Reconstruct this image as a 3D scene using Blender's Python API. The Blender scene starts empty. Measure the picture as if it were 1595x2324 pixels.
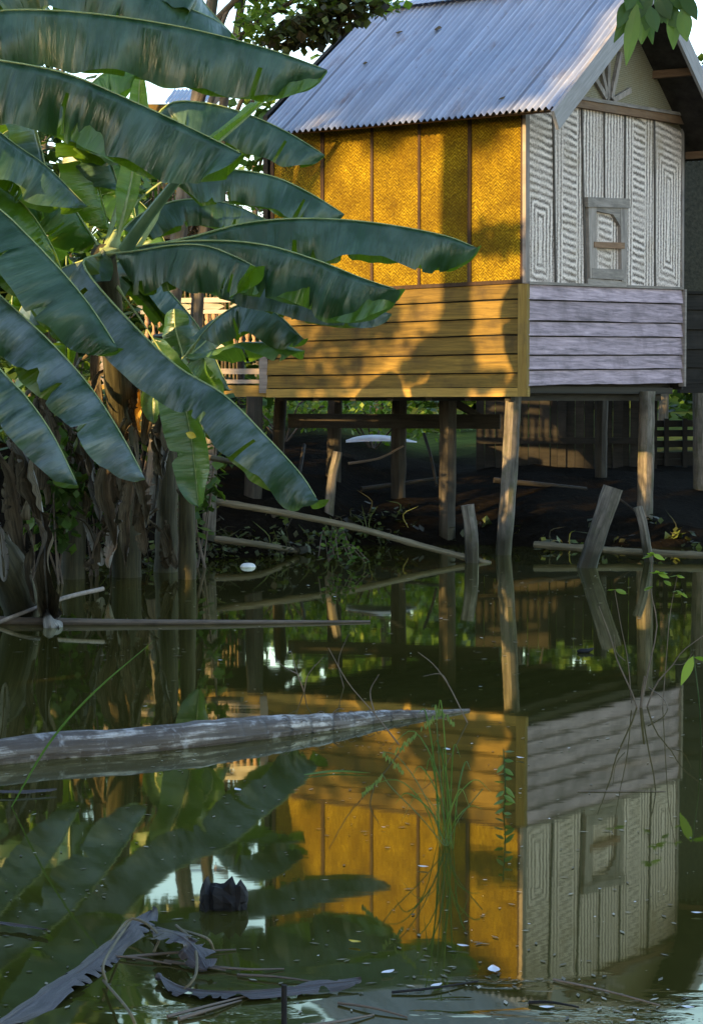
import bpy, bmesh, math, random
from mathutils import Vector, Matrix, noise
S = bpy.context.scene
COL = S.collection
V = Vector
# ------------------------------------------------------------------ camera, sky, sun, exposure
F, CX, CY, HZ, H = 4600.0, 797.5, 1162.0, 910.0, 1.315      # focal length etc. in units of a 1595 x 2324 picture
TILT = math.atan((CY - HZ) / F)
cam_d = bpy.data.cameras.new('camera'); cam = bpy.data.objects.new('camera', cam_d); COL.objects.link(cam)
cam.location = (0, 0, H); cam.rotation_euler = (math.pi/2 - TILT, 0, 0)
cam_d.sensor_fit = 'VERTICAL'; cam_d.sensor_height = 36; cam_d.sensor_width = 24; cam_d.lens = 36*F/2324
cam_d.clip_start = 0.1; cam_d.clip_end = 3000
S.camera = cam
SUN_EL = math.radians(12); SDIR = V((-.68, -.733, 0)).normalized()
TO_SUN = (SDIR*math.cos(SUN_EL) + V((0, 0, math.sin(SUN_EL)))).normalized()
w = bpy.data.worlds.new('World'); S.world = w; w.use_nodes = True
wn = w.node_tree.nodes; sky = wn.new('ShaderNodeTexSky'); sky.sky_type = 'NISHITA'; sky.sun_disc = False
sky.sun_elevation = SUN_EL; sky.sun_rotation = math.atan2(SDIR.x, SDIR.y)
sky.air_density = 1.0; sky.dust_density = 0.7; sky.ozone_density = 1.0
w.node_tree.links.new(sky.outputs[0], wn['Background'].inputs[0]); wn['Background'].inputs[1].default_value = 0.15
sun_d = bpy.data.lights.new('sun', 'SUN'); sun = bpy.data.objects.new('sun', sun_d); COL.objects.link(sun)
sun_d.energy = 3.5; sun_d.angle = math.radians(0.5); sun_d.color = (1.0, 0.64, 0.24)
sun.rotation_euler = (-TO_SUN).to_track_quat('-Z', 'Y').to_euler(); sun.location = (-20, -20, 20)
S.view_settings.view_transform = 'Standard'; S.view_settings.look = 'None'
S.view_settings.gamma = 1; S.view_settings.exposure = 2.1
S.cycles.max_bounces = 6; S.cycles.transparent_max_bounces = 6

# ------------------------------------------------------------------ measuring: photo point -> place in the world
UPV = V((0, math.sin(TILT), math.cos(TILT))); FWD = V((0, math.cos(TILT), -math.sin(TILT))); CAM = V((0, 0, H))
def ray(x, y): return FWD + V((1, 0, 0))*((x - CX)/F) + UPV*((CY - y)/F)
def P(x, y, Y):
    d = ray(x, y); return CAM + d*(Y/d.y)
def W(x, y, z=0.0):
    d = ray(x, y); return CAM + d*((z - H)/d.z)
def hit(x, y, o, n):
    d = ray(x, y); return CAM + d*((o - CAM).dot(n)/d.dot(n))
def mpp(Y): return Y/F            # metres per picture unit at a distance

# ------------------------------------------------------------------ mesh helpers
class MB:
    def __init__(s): s.v = []; s.f = []; s.uv = []; s.rnd = []; s.mode = []; s.gap = []; s.mi = []
    def face(s, pts, uvs=None, rnd=0.0, mode=0.0, gap=0.0, mi=0):
        b = len(s.v); s.v += [tuple(p) for p in pts]; s.f.append(tuple(range(b, b+len(pts))))
        s.uv.append(uvs or [(p[0], p[2]) for p in pts]); s.rnd.append(rnd); s.mode.append(mode); s.gap.append(gap); s.mi.append(mi)
    def grid(s, rows, uvrows=None, rnd=0.0, mi=0, skip=None):
        b = len(s.v); n = len(rows[0])
        for r in rows: s.v += [tuple(p) for p in r]
        for i in range(len(rows)-1):
            for j in range(n-1):
                if skip and skip(i, j): continue
                s.f.append((b+i*n+j, b+i*n+j+1, b+(i+1)*n+j+1, b+(i+1)*n+j))
                if uvrows: s.uv.append([uvrows[i][j], uvrows[i][j+1], uvrows[i+1][j+1], uvrows[i+1][j]])
                else: s.uv.append([(i, j), (i, j+1), (i+1, j+1), (i+1, j)])
                s.rnd.append(rnd); s.mode.append(0.0); s.gap.append(0.0); s.mi.append(mi)
    def tube(s, pts, rad, seg=10, rnd=0.0, rough=0.0, seed=0.0, cap=True, ridges=0, mi=0):
        pts = [V(p) for p in pts]; n = len(pts)
        if not hasattr(rad, '__len__'): rad = [rad]*n
        a = None; rows = []; uvr = []; L = 0; rmean = sum(rad)/n
        for i, p in enumerate(pts):
            t = (pts[min(i+1, n-1)] - pts[max(i-1, 0)]).normalized()
            if a is None:
                a = t.cross(V((0, 0, 1)) if abs(t.z) < .9 else V((1, 0, 0))).normalized()
            a = (a - t*a.dot(t)).normalized(); b = t.cross(a)
            if i: L += (p - pts[i-1]).length
            row = []; ur = []
            for k in range(seg+1):
                an = 2*math.pi*k/seg; r = rad[i]
                if rough:
                    kk = k % seg; q = V((math.cos(2*math.pi*kk/seg)*2, math.sin(2*math.pi*kk/seg)*2, L*6/max(.3, 1) + seed*7.3))
                    r *= 1 + rough*noise.noise(q) + (rough*.7*math.cos(ridges*2*math.pi*kk/seg) if ridges else 0)
                row.append(p + (a*math.cos(an) + b*math.sin(an))*r); ur.append((L, k/seg*2*math.pi*rmean))
            rows.append(row); uvr.append(ur)
        s.grid(rows, uvr, rnd, mi)
        if cap:
            for row, rev in ((rows[0], True), (rows[-1], False)):
                pp = row[:-1]; pp = pp[::-1] if rev else pp
                c = sum((V(q) for q in pp), V())/len(pp)
                s.face(pp, [((q-c).x, (q-c).z) for q in pp], rnd, mi=mi)
    def prism(s, poly, fn, o0, o1, uvc=(0, 0), rnd=0.0, mode=0.0, gap=0.0, mi=0):
        """poly: (s, z) outline on a wall plane, fn(s, z, offset) -> point; solid between the offsets o0 < o1"""
        A = [fn(a, b, o1) for a, b in poly]; B = [fn(a, b, o0) for a, b in poly]; n = len(poly)
        uv = [(a-uvc[0], b-uvc[1]) for a, b in poly]
        nf = (A[1]-A[0]).cross(A[2]-A[1]); flip = nf.dot(fn(0, 0, 1)-fn(0, 0, 0)) < 0
        def put(pp, uu):
            if flip: pp, uu = pp[::-1], uu[::-1]
            s.face(pp, uu, rnd, mode, gap, mi)
        put(A, uv); put(B[::-1], uv[::-1])
        for i in range(n):
            j = (i+1) % n; put([A[j], A[i], B[i], B[j]], [uv[j], uv[i], uv[i], uv[j]])
    def box(s, c, sx, sy, sz, rz=0.0, rnd=0.0, mi=0):
        c = V(c); ca, sa = math.cos(rz), math.sin(rz); ax = V((ca, sa, 0))*sx/2; ay = V((-sa, ca, 0))*sy/2; az = V((0, 0, sz/2))
        q = lambda i, j, k: c + ax*i + ay*j + az*k
        for n1 in ((1,2,3),):
            fs = [((1,-1,-1),(1,1,-1),(1,1,1),(1,-1,1)), ((-1,1,-1),(-1,-1,-1),(-1,-1,1),(-1,1,1)), ((1,1,-1),(-1,1,-1),(-1,1,1),(1,1,1)),
                  ((-1,-1,-1),(1,-1,-1),(1,-1,1),(-1,-1,1)), ((-1,-1,1),(1,-1,1),(1,1,1),(-1,1,1)), ((-1,1,-1),(1,1,-1),(1,-1,-1),(-1,-1,-1))]
            for fi, f in enumerate(fs):
                uv = [((t[0] if fi > 1 else t[1])*(sx if fi > 1 else sy)/2, (t[2] if fi < 4 else t[1])*(sz if fi < 4 else sy)/2) for t in f]
                s.face([q(*t) for t in f], uv, rnd, mi=mi)
    def beam(s, a, b, wd, ht, up=V((0, 0, 1)), rnd=0.0, mi=0):
        a, b = V(a), V(b); t = (b-a).normalized(); sd = t.cross(up).normalized()*wd/2; u2 = sd.cross(t).normalized()*ht/2; L = (b-a).length
        c = [[p + sd*i + u2*j for i, j in ((-1,-1),(1,-1),(1,1),(-1,1))] for p in (a, b)]
        for k in range(4):
            l = (k+1) % 4; s.face([c[0][k], c[0][l], c[1][l], c[1][k]], [(0, 0), (0, ht), (L, ht), (L, 0)], rnd, mi=mi)
        s.face(c[0][::-1], [(0,0),(0,ht),(wd,ht),(wd,0)], rnd, mi=mi); s.face(c[1], [(0,0),(0,ht),(wd,ht),(wd,0)], rnd, mi=mi)
    def build(s, name, mats, parent=None, smooth=False):
        me = bpy.data.meshes.new(name); me.from_pydata(s.v, [], s.f); me.validate(verbose=False)
        uvl = me.uv_layers.new(name='UVMap')
        flat = [c for f in s.uv for q in f for c in q]
        if len(flat) == 2*len(me.loops): uvl.data.foreach_set('uv', flat)
        for nm, arr in (('rnd', s.rnd), ('mode', s.mode), ('gap', s.gap)):
            at = me.attributes.new(nm, 'FLOAT', 'FACE')
            if len(arr) == len(me.polygons): at.data.foreach_set('value', arr)
        mats = mats if isinstance(mats, (list, tuple)) else [mats]
        for m in mats: me.materials.append(m)
        if len(s.mi) == len(me.polygons): me.polygons.foreach_set('material_index', s.mi)
        if smooth: me.polygons.foreach_set('use_smooth', [True]*len(me.polygons))
        me.update()
        o = bpy.data.objects.new(name, me); COL.objects.link(o)
        if parent: o.parent = parent; o.matrix_parent_inverse = parent.matrix_basis.inverted()
        return o
def tag(o, label, cat, group=None):
    o['label'] = label; o['category'] = cat
    if group: o['group'] = group
    return o
def thing(name, loc, label, cat, group=None):
    o = bpy.data.objects.new(name, None); o.location = loc; COL.objects.link(o); o.empty_display_size = .1
    return tag(o, label, cat, group)
def spline(pts, n):
    pts = [V(p) for p in pts]
    if len(pts) == 2: return [pts[0].lerp(pts[1], i/n) for i in range(n+1)]
    q = [pts[0]*2-pts[1]] + pts + [pts[-1]*2-pts[-2]]; out = []
    m = len(pts)-1
    for i in range(n+1):
        t = i/n*m; k = min(int(t), m-1); t -= k; a, b, c, d = q[k:k+4]
        out.append(.5*((2*b) + (c-a)*t + (2*a-5*b+4*c-d)*t*t + (3*b-a-3*c+d)*t*t*t))
    return out
def lerp(a, b, t): return a + (b-a)*t

# ------------------------------------------------------------------ materials
class NT:
    def __init__(s, name):
        s.m = bpy.data.materials.new(name); s.m.use_nodes = True; s.t = s.m.node_tree; s.t.nodes.clear()
        s.out = s.n('ShaderNodeOutputMaterial')
    def n(s, ty, **kw):
        nd = s.t.nodes.new(ty)
        for k, v in kw.items(): setattr(nd, k, v)
        return nd
    def put(s, sock, v):
        if v is None: return
        if isinstance(v, bpy.types.NodeSocket): s.t.links.new(v, sock)
        elif isinstance(v, (tuple, list)) and len(v) == 3 and sock.type == 'RGBA': sock.default_value = (*v, 1)
        else: sock.default_value = v
    def math(s, op, a, b=None, c=None, clamp=False):
        nd = s.n('ShaderNodeMath', operation=op, use_clamp=clamp)
        for i, v in enumerate((a, b, c)): s.put(nd.inputs[i], v)
        return nd.outputs[0]
    def attr(s, nm): return s.n('ShaderNodeAttribute', attribute_name=nm).outputs['Fac']
    def uv(s): return s.n('ShaderNodeUVMap').outputs[0]
    def pos(s): return s.n('ShaderNodeNewGeometry').outputs['Position']
    def objc(s): return s.n('ShaderNodeTexCoord').outputs['Object']
    def sep(s, v):
        nd = s.n('ShaderNodeSeparateXYZ'); s.put(nd.inputs[0], v); return nd.outputs
    def comb(s, x, y, z=0.0):
        nd = s.n('ShaderNodeCombineXYZ')
        for i, v in enumerate((x, y, z)): s.put(nd.inputs[i], v)
        return nd.outputs[0]
    def scale(s, vec, sc, off=None):
        nd = s.n('ShaderNodeMapping'); s.put(nd.inputs[0], vec); nd.inputs['Scale'].default_value = sc
        if off is not None: s.put(nd.inputs['Location'], off)
        return nd.outputs[0]
    def noise(s, vec, sc, det=4.0, rough=.55, dist=0.0):
        nd = s.n('ShaderNodeTexNoise'); s.put(nd.inputs['Vector'], vec); nd.inputs['Scale'].default_value = sc
        nd.inputs['Detail'].default_value = det; nd.inputs['Roughness'].default_value = rough; nd.inputs['Distortion'].default_value = dist
        return nd.outputs['Fac']
    def ramp(s, f, *stops):
        nd = s.n('ShaderNodeValToRGB'); s.put(nd.inputs[0], f); e = nd.color_ramp.elements
        while len(e) < len(stops): e.new(.5)
        for el, (p, c) in zip(e, stops):
            el.position = p; el.color = (*c, 1) if isinstance(c, (tuple, list)) else (c, c, c, 1)
        return nd.outputs[0]
    def mix(s, f, a, b, mode='MIX'):
        nd = s.n('ShaderNodeMix', data_type='RGBA', blend_type=mode); s.put(nd.inputs[0], f); s.put(nd.inputs[6], a); s.put(nd.inputs[7], b); return nd.outputs[2]
    def bump(s, h, st, dist=.01):
        nd = s.n('ShaderNodeBump'); s.put(nd.inputs['Height'], h); nd.inputs['Strength'].default_value = st; nd.inputs['Distance'].default_value = dist; return nd.outputs[0]
    def princ(s, col, rough=.7, metal=0.0, spec=.4, normal=None, finish=True):
        nd = s.n('ShaderNodeBsdfPrincipled'); s.put(nd.inputs['Base Color'], col); s.put(nd.inputs['Roughness'], rough); s.put(nd.inputs['Metallic'], metal)
        s.put(nd.inputs['Specular IOR Level'], spec); s.put(nd.inputs['Normal'], normal)
        if finish: s.t.links.new(nd.outputs[0], s.out.inputs[0])
        return nd.outputs[0]
    def done(s, sh): s.t.links.new(sh, s.out.inputs[0]); return s.m

def wood_mat(name, dark, light, stretch=(2.5, 40), stain=(.05, .045, .04), stain_amt=.5, moss=None, rough=.8, wet=False):
    t = NT(name); uv = t.uv(); r = t.attr('rnd')
    v = t.comb(*[t.math('ADD', a, b) for a, b in zip(t.sep(uv)[:2], (t.math('MULTIPLY', r, 37.0), t.math('MULTIPLY', r, 11.0)))], t.math('MULTIPLY', r, 5.0))
    g = t.noise(t.scale(v, (stretch[0], stretch[1], 1)), 1.0, 6, .65, .6)
    c = t.ramp(g, (.25, dark), (.72, light))
    big = t.noise(v, 3.0, 4, .6)
    c = t.mix(t.math('MULTIPLY', t.ramp(big, (.5, 0.0), (.72, 1.0)), stain_amt), c, stain)
    c = t.mix(.55, c, t.ramp(r, (0, .62), (1, 1.25)), 'MULTIPLY')
    if moss: c = t.mix(t.math('MULTIPLY', t.ramp(t.noise(v, 5.0, 5, .7), (.52, 0.0), (.66, 1.0)), .6), c, moss)
    if wet:
        wz = t.math('ADD', t.sep(t.pos())[2], t.math('MULTIPLY', t.noise(v, 9.0, 3), -.22)); c = t.mix(t.ramp(t.math('MULTIPLY', wz, 2.5), (.0, .85), (.5, 0.0)), c, (.012, .012, .007)); rough = t.ramp(t.math('MULTIPLY', wz, 2.5), (.0, .35), (.5, rough))
    t.princ(c, rough, spec=.25, normal=t.bump(t.math('ADD', g, t.math('MULTIPLY', big, .12)), .4, .004)); return t.m
M = {}
M['plank_grey'] = wood_mat('weathered_grey_plank', (.11, .09, .105), (.57, .44, .51), stain=(.14, .11, .125), stain_amt=.6)
M['plank_brown'] = wood_mat('brown_plank', (.055, .035, .008), (.20, .128, .024), stain=(.038, .026, .012), stain_amt=.75)
M['batten'] = wood_mat('dark_brown_batten', (.02, .011, .006), (.055, .03, .016), (30, 4))
M['trim_grey'] = wood_mat('grey_trim', (.16, .135, .12), (.40, .34, .31), (30, 4))
M['batten_grey'] = wood_mat('dark_grey_batten', (.035, .03, .026), (.15, .125, .11), (30, 4))
M['trim_h'] = wood_mat('grey_rail', (.16, .135, .12), (.40, .345, .31), (4, 40))
M['beam_brown'] = wood_mat('brown_beam', (.13, .07, .04), (.28, .17, .10), (4, 40), stain=(.14, .13, .11))
M['fascia'] = wood_mat('tan_fascia', (.16, .105, .025), (.34, .225, .06), (3, 40))
M['barge'] = wood_mat('pale_barge', (.28, .27, .28), (.48, .46, .48), (3, 40), stain=(.2, .18, .16), stain_amt=.35)
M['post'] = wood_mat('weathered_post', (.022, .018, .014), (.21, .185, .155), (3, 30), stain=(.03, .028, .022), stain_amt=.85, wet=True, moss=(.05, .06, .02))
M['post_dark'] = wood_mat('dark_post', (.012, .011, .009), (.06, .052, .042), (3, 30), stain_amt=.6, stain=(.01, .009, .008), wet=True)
M['log'] = wood_mat('fallen_trunk', (.07, .062, .06), (.40, .37, .38), (3, 26), stain=(.05, .04, .035), stain_amt=.75)
def mat_log():
    t = NT('fallen_trunk_bark'); uv = t.uv(); x, y, _ = t.sep(uv)
    s1 = t.noise(t.comb(t.math('MULTIPLY', x, 2.2), t.math('MULTIPLY', y, 46.0), 0), 1.0, 5, .65); s2 = t.noise(t.comb(t.math('MULTIPLY', x, 5.0), t.math('MULTIPLY', y, 9.0), 3.0), 1.0, 5, .7)
    wob = t.noise(t.comb(t.math('MULTIPLY', x, 4.0), t.math('MULTIPLY', y, 14.0), 1.0), 1.0, 3)
    ring = t.math('PINGPONG', t.math('ADD', x, t.math('MULTIPLY', wob, .05)), .055); ring = t.math('SMOOTH_MIN', ring, .02, .01)
    right = t.ramp(x, (.0, 0.0), (1.0, 1.0)); rgt = t.math('MULTIPLY', t.math('SUBTRACT', x, .95), 3.0, clamp=True)
    h = t.math('ADD', t.math('ADD', t.math('MULTIPLY', s1, .6), t.math('MULTIPLY', s2, .8)), t.math('MULTIPLY', t.math('MULTIPLY', ring, 18.0), rgt))
    c = t.ramp(s1, (.36, (.035, .032, .034)), (.5, (.15, .125, .105)), (.62, (.68, .64, .62)))
    c = t.mix(t.ramp(s2, (.40, 0.0), (.56, .9)), c, (.06, .043, .032)); c = t.mix(t.math('MULTIPLY', rgt, t.ramp(t.math('MULTIPLY', ring, 45.0), (.1, .7), (.55, 0.0))), c, (.04, .036, .034))
    c = t.mix(t.math('MULTIPLY', t.ramp(t.noise(uv, 7.0, 4, .7), (.56, 0.0), (.70, 1.0)), .7), c, (.55, .54, .56))
    t.princ(c, .55, spec=.45, normal=t.bump(h, .8, .012)); return t.m
M['log'] = mat_log()
M['bamboo'] = wood_mat('old_bamboo', (.05, .042, .026), (.21, .18, .115), (2, 30), stain=(.08, .07, .04), stain_amt=.5)
M['twig'] = wood_mat('thin_twig', (.06, .045, .04), (.2, .16, .13), (4, 30))
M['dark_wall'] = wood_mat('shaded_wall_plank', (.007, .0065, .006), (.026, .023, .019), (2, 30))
M['char'] = wood_mat('rotten_black_wood', (.003, .003, .004), (.02, .019, .022), (6, 20))
M['rail_paint'] = wood_mat('greyed_rail', (.30, .28, .24), (.52, .49, .44), (3, 40), stain=(.16, .13, .10))
M['spindle'] = wood_mat('spindle_wood', (.16, .09, .05), (.42, .29, .19), (20, 10))

def mat_weave_side():
    t = NT('golden_woven_bamboo'); uv = t.uv(); x, y, _ = t.sep(uv); r = t.attr('rnd')
    # herringbone of flat strips, a few centimetres across
    nz = t.noise(uv, 18.0, 3); x2 = t.math('ADD', x, t.math('MULTIPLY', nz, .012)); y2 = t.math('ADD', y, t.math('MULTIPLY', nz, .012))
    zig = t.math('PINGPONG', x2, .05)
    d1 = t.math('ADD', y2, t.math('MULTIPLY', zig, 1.0))
    st = t.math('SINE', t.math('MULTIPLY', d1, 2*math.pi/.026))
    st2 = t.math('SINE', t.math('MULTIPLY', t.math('SUBTRACT', y2, t.math('MULTIPLY', t.math('PINGPONG', t.math('ADD', x2, .02), .034), 1.0)), 2*math.pi/.034))
    big = t.noise(t.scale(uv, (1.4, 1, 1), t.comb(t.math('MULTIPLY', r, 9.0), 0, 0)), 2.2, 5, .65)
    fine = t.math('SUBTRACT', t.noise(t.scale(uv, (1, 1, 1)), 42.0, 4, .75), .5)
    h = t.math('ADD', t.math('MULTIPLY', st, .5), t.math('MULTIPLY', st2, .35))
    h = t.math('ADD', h, t.math('MULTIPLY', fine, 6.0))
    c = t.ramp(t.math('MULTIPLY_ADD', h, .22, .5), (.12, (.038, .020, .0005)), (.5, (.165, .108, .0012)), (.88, (.40, .305, .02)))
    c = t.mix(t.math('MULTIPLY', t.ramp(big, (.36, 0.0), (.66, 1.0)), .75), c, (.07, .037, .0006))
    c = t.mix(.5, c, t.ramp(t.noise(t.comb(x, y, t.math('MULTIPLY', r, 23.0)), 4.5, 4, .7), (.3, .45), (.7, 1.3)), 'MULTIPLY')
    c = t.mix(t.math('MULTIPLY', t.ramp(t.noise(uv, 9.0, 4, .7), (.56, 0.0), (.68, 1.0)), .35), c, (.06, .036, .006))
    t.princ(c, .75, spec=.12, normal=t.bump(h, .45, .004)); return t.m
M['weave_gold'] = mat_weave_side()
def mat_weave_grey():
    t = NT('grey_woven_bamboo'); uv = t.uv(); x, y, _ = t.sep(uv); mode = t.attr('mode'); gap = t.attr('gap'); r = t.attr('rnd')
    nz = t.math('SUBTRACT', t.noise(t.scale(uv, (1, 1, 1)), 7.0, 3), .5)
    nf = t.math('SUBTRACT', t.noise(uv, 40.0, 2), .5)
    wob = t.math('ADD', t.math('MULTIPLY', nz, .045), t.math('MULTIPLY', nf, .022))
    ax = t.math('ABSOLUTE', x); ay = t.math('ABSOLUTE', y)
    # concentric oblongs
    sl = t.math('MULTIPLY', x, .09)
    conc = t.math('MAXIMUM', ax, t.math('SUBTRACT', t.math('ABSOLUTE', t.math('ADD', y, sl)), gap))
    inner = t.math('LESS_THAN', ax, t.math('MULTIPLY', r, .001))
    # horizontal bars down the middle, upright bars at the sides
    bars = t.mix(t.math('GREATER_THAN', ax, t.math('ADD', .13, t.math('MULTIPLY', nz, .08))), t.math('ADD', y, sl), ax)
    d = t.mix(t.math('GREATER_THAN', mode, .5), conc, bars); d = t.mix(t.math('GREATER_THAN', mode, 1.5), d, x)
    sv = t.math('ADD', d, wob)
    st = t.math('SINE', t.math('MULTIPLY', sv, 2*math.pi/.062))
    # the single strips of the weave
    wv = t.math('MULTIPLY', t.math('SINE', t.math('MULTIPLY', x, 2*math.pi/.021)), t.math('SINE', t.math('MULTIPLY', y, 2*math.pi/.021)))
    fine = t.noise(t.scale(uv, (1, 1, 1)), 55.0, 3, .7)
    amp = t.math('MULTIPLY', t.ramp(t.noise(t.comb(x, y, t.math('MULTIPLY', r, 31.0)), 2.4, 2), (.3, .25), (.6, 1.0)), .62)
    h = t.math('ADD', t.math('MULTIPLY', st, amp), t.math('ADD', t.math('MULTIPLY', wv, .22), t.math('MULTIPLY', t.math('SUBTRACT', fine, .5), 2.3)))
    c = t.ramp(t.math('MULTIPLY_ADD', h, .56, .5), (.12, (.085, .068, .055)), (.46, (.47, .385, .345)), (.85, (.92, .79, .73)))
    big = t.noise(t.comb(x, y, t.math('MULTIPLY', r, 17.0)), 2.0, 5, .65)
    c = t.mix(t.math('MULTIPLY', t.ramp(big, (.5, 0.0), (.72, 1.0)), .45), c, (.30, .22, .12))
    t.princ(c, .75, spec=.25, normal=t.bump(h, .6, .006)); return t.m
M['weave_grey'] = mat_weave_grey()
def mat_weave_dull():
    t = NT('dull_woven_bamboo'); uv = t.uv(); x, y, _ = t.sep(uv)
    wv = t.math('MULTIPLY', t.math('SINE', t.math('MULTIPLY', t.math('ADD', x, y), 2*math.pi/.05)), t.math('SINE', t.math('MULTIPLY', t.math('SUBTRACT', x, y), 2*math.pi/.03)))
    h = t.math('ADD', t.math('MULTIPLY', wv, .4), t.noise(uv, 45.0, 3, .7)); big = t.noise(uv, 2.5, 4, .6)
    c = t.ramp(t.math('MULTIPLY_ADD', h, .6, .15), (.1, (.12, .10, .06)), (.8, (.34, .31, .22)))
    c = t.mix(t.math('MULTIPLY', t.ramp(big, (.45, 0.0), (.7, 1.0)), .5), c, (.22, .16, .08))
    t.princ(c, .8, spec=.2, normal=t.bump(h, .5, .004)); return t.m
M['weave_dull'] = mat_weave_dull()
GO_ = .42
def mat_roof():
    t = NT('corrugated_zinc'); uv = t.uv(); x, y, _ = t.sep(uv)
    big = t.noise(t.scale(uv, (1.5, .7, 1)), 1.6, 6, .65); streak = t.noise(t.scale(uv, (13, .6, 1)), 1.0, 4, .6)
    c = t.ramp(t.math('MULTIPLY_ADD', streak, .6, t.math('MULTIPLY', big, .4)), (.3, (.18, .21, .285)), (.7, (.50, .56, .70)))
    # rust: broad blotches stretched down the slope, and specks
    rust = t.noise(t.scale(uv, (2.2, .9, 1), (3.1, 5.2, 0)), 1.3, 6, .7)
    c = t.mix(t.math('MULTIPLY', t.ramp(rust, (.55, 0.0), (.70, 1.0)), .75), c, (.23, .18, .175))
    sp = t.noise(t.scale(uv, (6, 3, 1)), 2.0, 4, .7); c = t.mix(t.math('MULTIPLY', t.ramp(sp, (.66, 0.0), (.74, 1.0)), .6), c, (.2, .14, .11))
    groove = t.math('MULTIPLY_ADD', t.math('SINE', t.math('MULTIPLY_ADD', x, 2*math.pi/.06, 2*math.pi*GO_/.06)), -.5, .5)
    c = t.mix(t.math('MULTIPLY', groove, t.math('MULTIPLY_ADD', big, .5, .1)), c, (.12, .125, .16))   # groove shade painted in, to deepen the corrugation
    # lap lines of the sheets
    lap = t.math('LESS_THAN', t.math('PINGPONG', x, .38), .006); c = t.mix(t.math('MULTIPLY', lap, .6), c, (.12, .12, .14))
    t.princ(c, t.math('MULTIPLY_ADD', big, .3, .33), metal=.35, spec=.45, normal=t.bump(streak, .15, .004)); return t.m
M['roof'] = mat_roof()
def mat_leaf(name, top, top2, under, vein=150.0, gloss=.32, trans=.38, spec=.5, edge=True):
    t = NT(name); uv = t.uv(); r = t.attr('rnd'); x, y, _ = t.sep(uv)
    st = t.noise(t.comb(t.math('MULTIPLY', x, vein), t.math('MULTIPLY', y, 2.5), t.math('MULTIPLY', r, 20.0)), 1.0, 2, .5)
    fold = t.noise(t.comb(t.math('MULTIPLY', x, 17.0), t.math('MULTIPLY', y, 2.6), t.math('MULTIPLY', r, 31.0)), 1.0, 3, .6, .4)
    band = t.noise(t.comb(t.math('MULTIPLY', x, 6.0), t.math('MULTIPLY', y, 3.0), t.math('MULTIPLY', r, 9.0)), 1.0, 4, .65)
    c = t.mix(t.ramp(band, (.40, 0.0), (.60, 1.0)), top, top2)              # waxy bloom, on some leaves also painted sky sheen, in broad patches
    c = t.mix(.3, c, t.ramp(st, (.3, .6), (.7, 1.3)), 'MULTIPLY')
    c = t.mix(t.ramp(t.noise(uv, 26.0, 3, .7), (.70, 0.0), (.78, .5)), c, (.10, .085, .03))    # brown flecks
    back = t.n('ShaderNodeNewGeometry').outputs['Backfacing']
    cu = t.mix(.4, under, t.ramp(st, (.3, .55), (.7, 1.35)), 'MULTIPLY')
    col = t.mix(back, c, cu)
    fold2 = t.noise(t.comb(t.math('MULTIPLY', x, 6.5), t.math('MULTIPLY', y, 1.6), t.math('MULTIPLY', r, 41.0)), 1.0, 2, .5, .3)
    h = t.math('ADD', t.math('ADD', t.math('MULTIPLY', st, .07), t.math('MULTIPLY', fold, .45)), t.math('MULTIPLY', fold2, 1.5))
    p = t.princ(col, t.math('MULTIPLY_ADD', band, .2, gloss - .1), spec=spec, normal=t.bump(h, .85, .035), finish=False); p.node.inputs['IOR'].default_value = 1.62
    tr = t.n('ShaderNodeBsdfTranslucent'); t.put(tr.inputs[0], t.mix(.5, cu, (.22, .34, .015)))
    mx = t.n('ShaderNodeMixShader'); mx.inputs[0].default_value = trans; t.t.links.new(p, mx.inputs[1]); t.t.links.new(tr.outputs[0], mx.inputs[2])
    return t.done(mx.outputs[0])
M['banana'] = mat_leaf('banana_leaf', (.014, .056, .019), (.066, .136, .092), (.07, .16, .006), spec=.6)
M['banana_old_sheen'] = mat_leaf('older_leaf_sheen', (.022, .066, .034), (.165, .225, .235), (.08, .135, .012), spec=.6)  # pale blue patches imitate sky sheen on the lower leaves
def mat_simple(name, c1, c2, sc=6.0, rough=.7, spec=.3, bump=.3, coords='pos', stretch=(1, 1, 1)):
    t = NT(name); v = t.scale(t.pos() if coords == 'pos' else t.uv(), stretch); n = t.noise(v, sc, 5, .65)
    t.princ(t.ramp(n, (.3, c1), (.7, c2)), rough, spec=spec, normal=t.bump(n, bump, .02)); return t.m
M['weave_shade'] = mat_simple('shaded_woven_wall', (.012, .012, .008), (.05, .048, .032), 30)  # dark copy of the weave; shade on the neighbour wall is in the colour
M['banana_bright'] = mat_leaf('backlit_banana_leaf', (.05, .14, .012), (.08, .19, .03), (.10, .22, .008), trans=.5)
M['eave_shade'] = mat_simple('eave_shade_dark', (.014, .011, .009), (.05, .042, .036), 8)  # near-black colour imitates the shade under the eaves
M['midrib'] = mat_simple('midrib', (.20, .26, .10), (.32, .38, .18), 9)
M['petiole_blue'] = mat_simple('petiole', (.07, .14, .07), (.13, .22, .13), 9, .4, .5)
M['stem'] = mat_simple('banana_stem', (.018, .017, .010), (.085, .078, .045), 3, .6, .3, .4, 'uv', (1, 14, 1))
M['dead'] = mat_simple('dry_banana_leaf', (.022, .018, .012), (.15, .12, .08), 3, .85, .15, .6, 'uv', (2, 22, 1))
M['dead_grey'] = mat_simple('grey_dead_leaf', (.10, .095, .09), (.34, .325, .31), 3, .7, .3, .6, 'uv', (2, 22, 1))
M['dead_wet'] = mat_simple('wet_dead_leaf', (.018, .015, .015), (.085, .072, .078), 3, .5, .4, .6, 'uv', (2, 22, 1))
M['dead_gold'] = mat_simple('straw_leaf', (.28, .18, .05), (.55, .38, .10), 4, .8, .2, .4, 'uv', (2, 20, 1))
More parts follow.
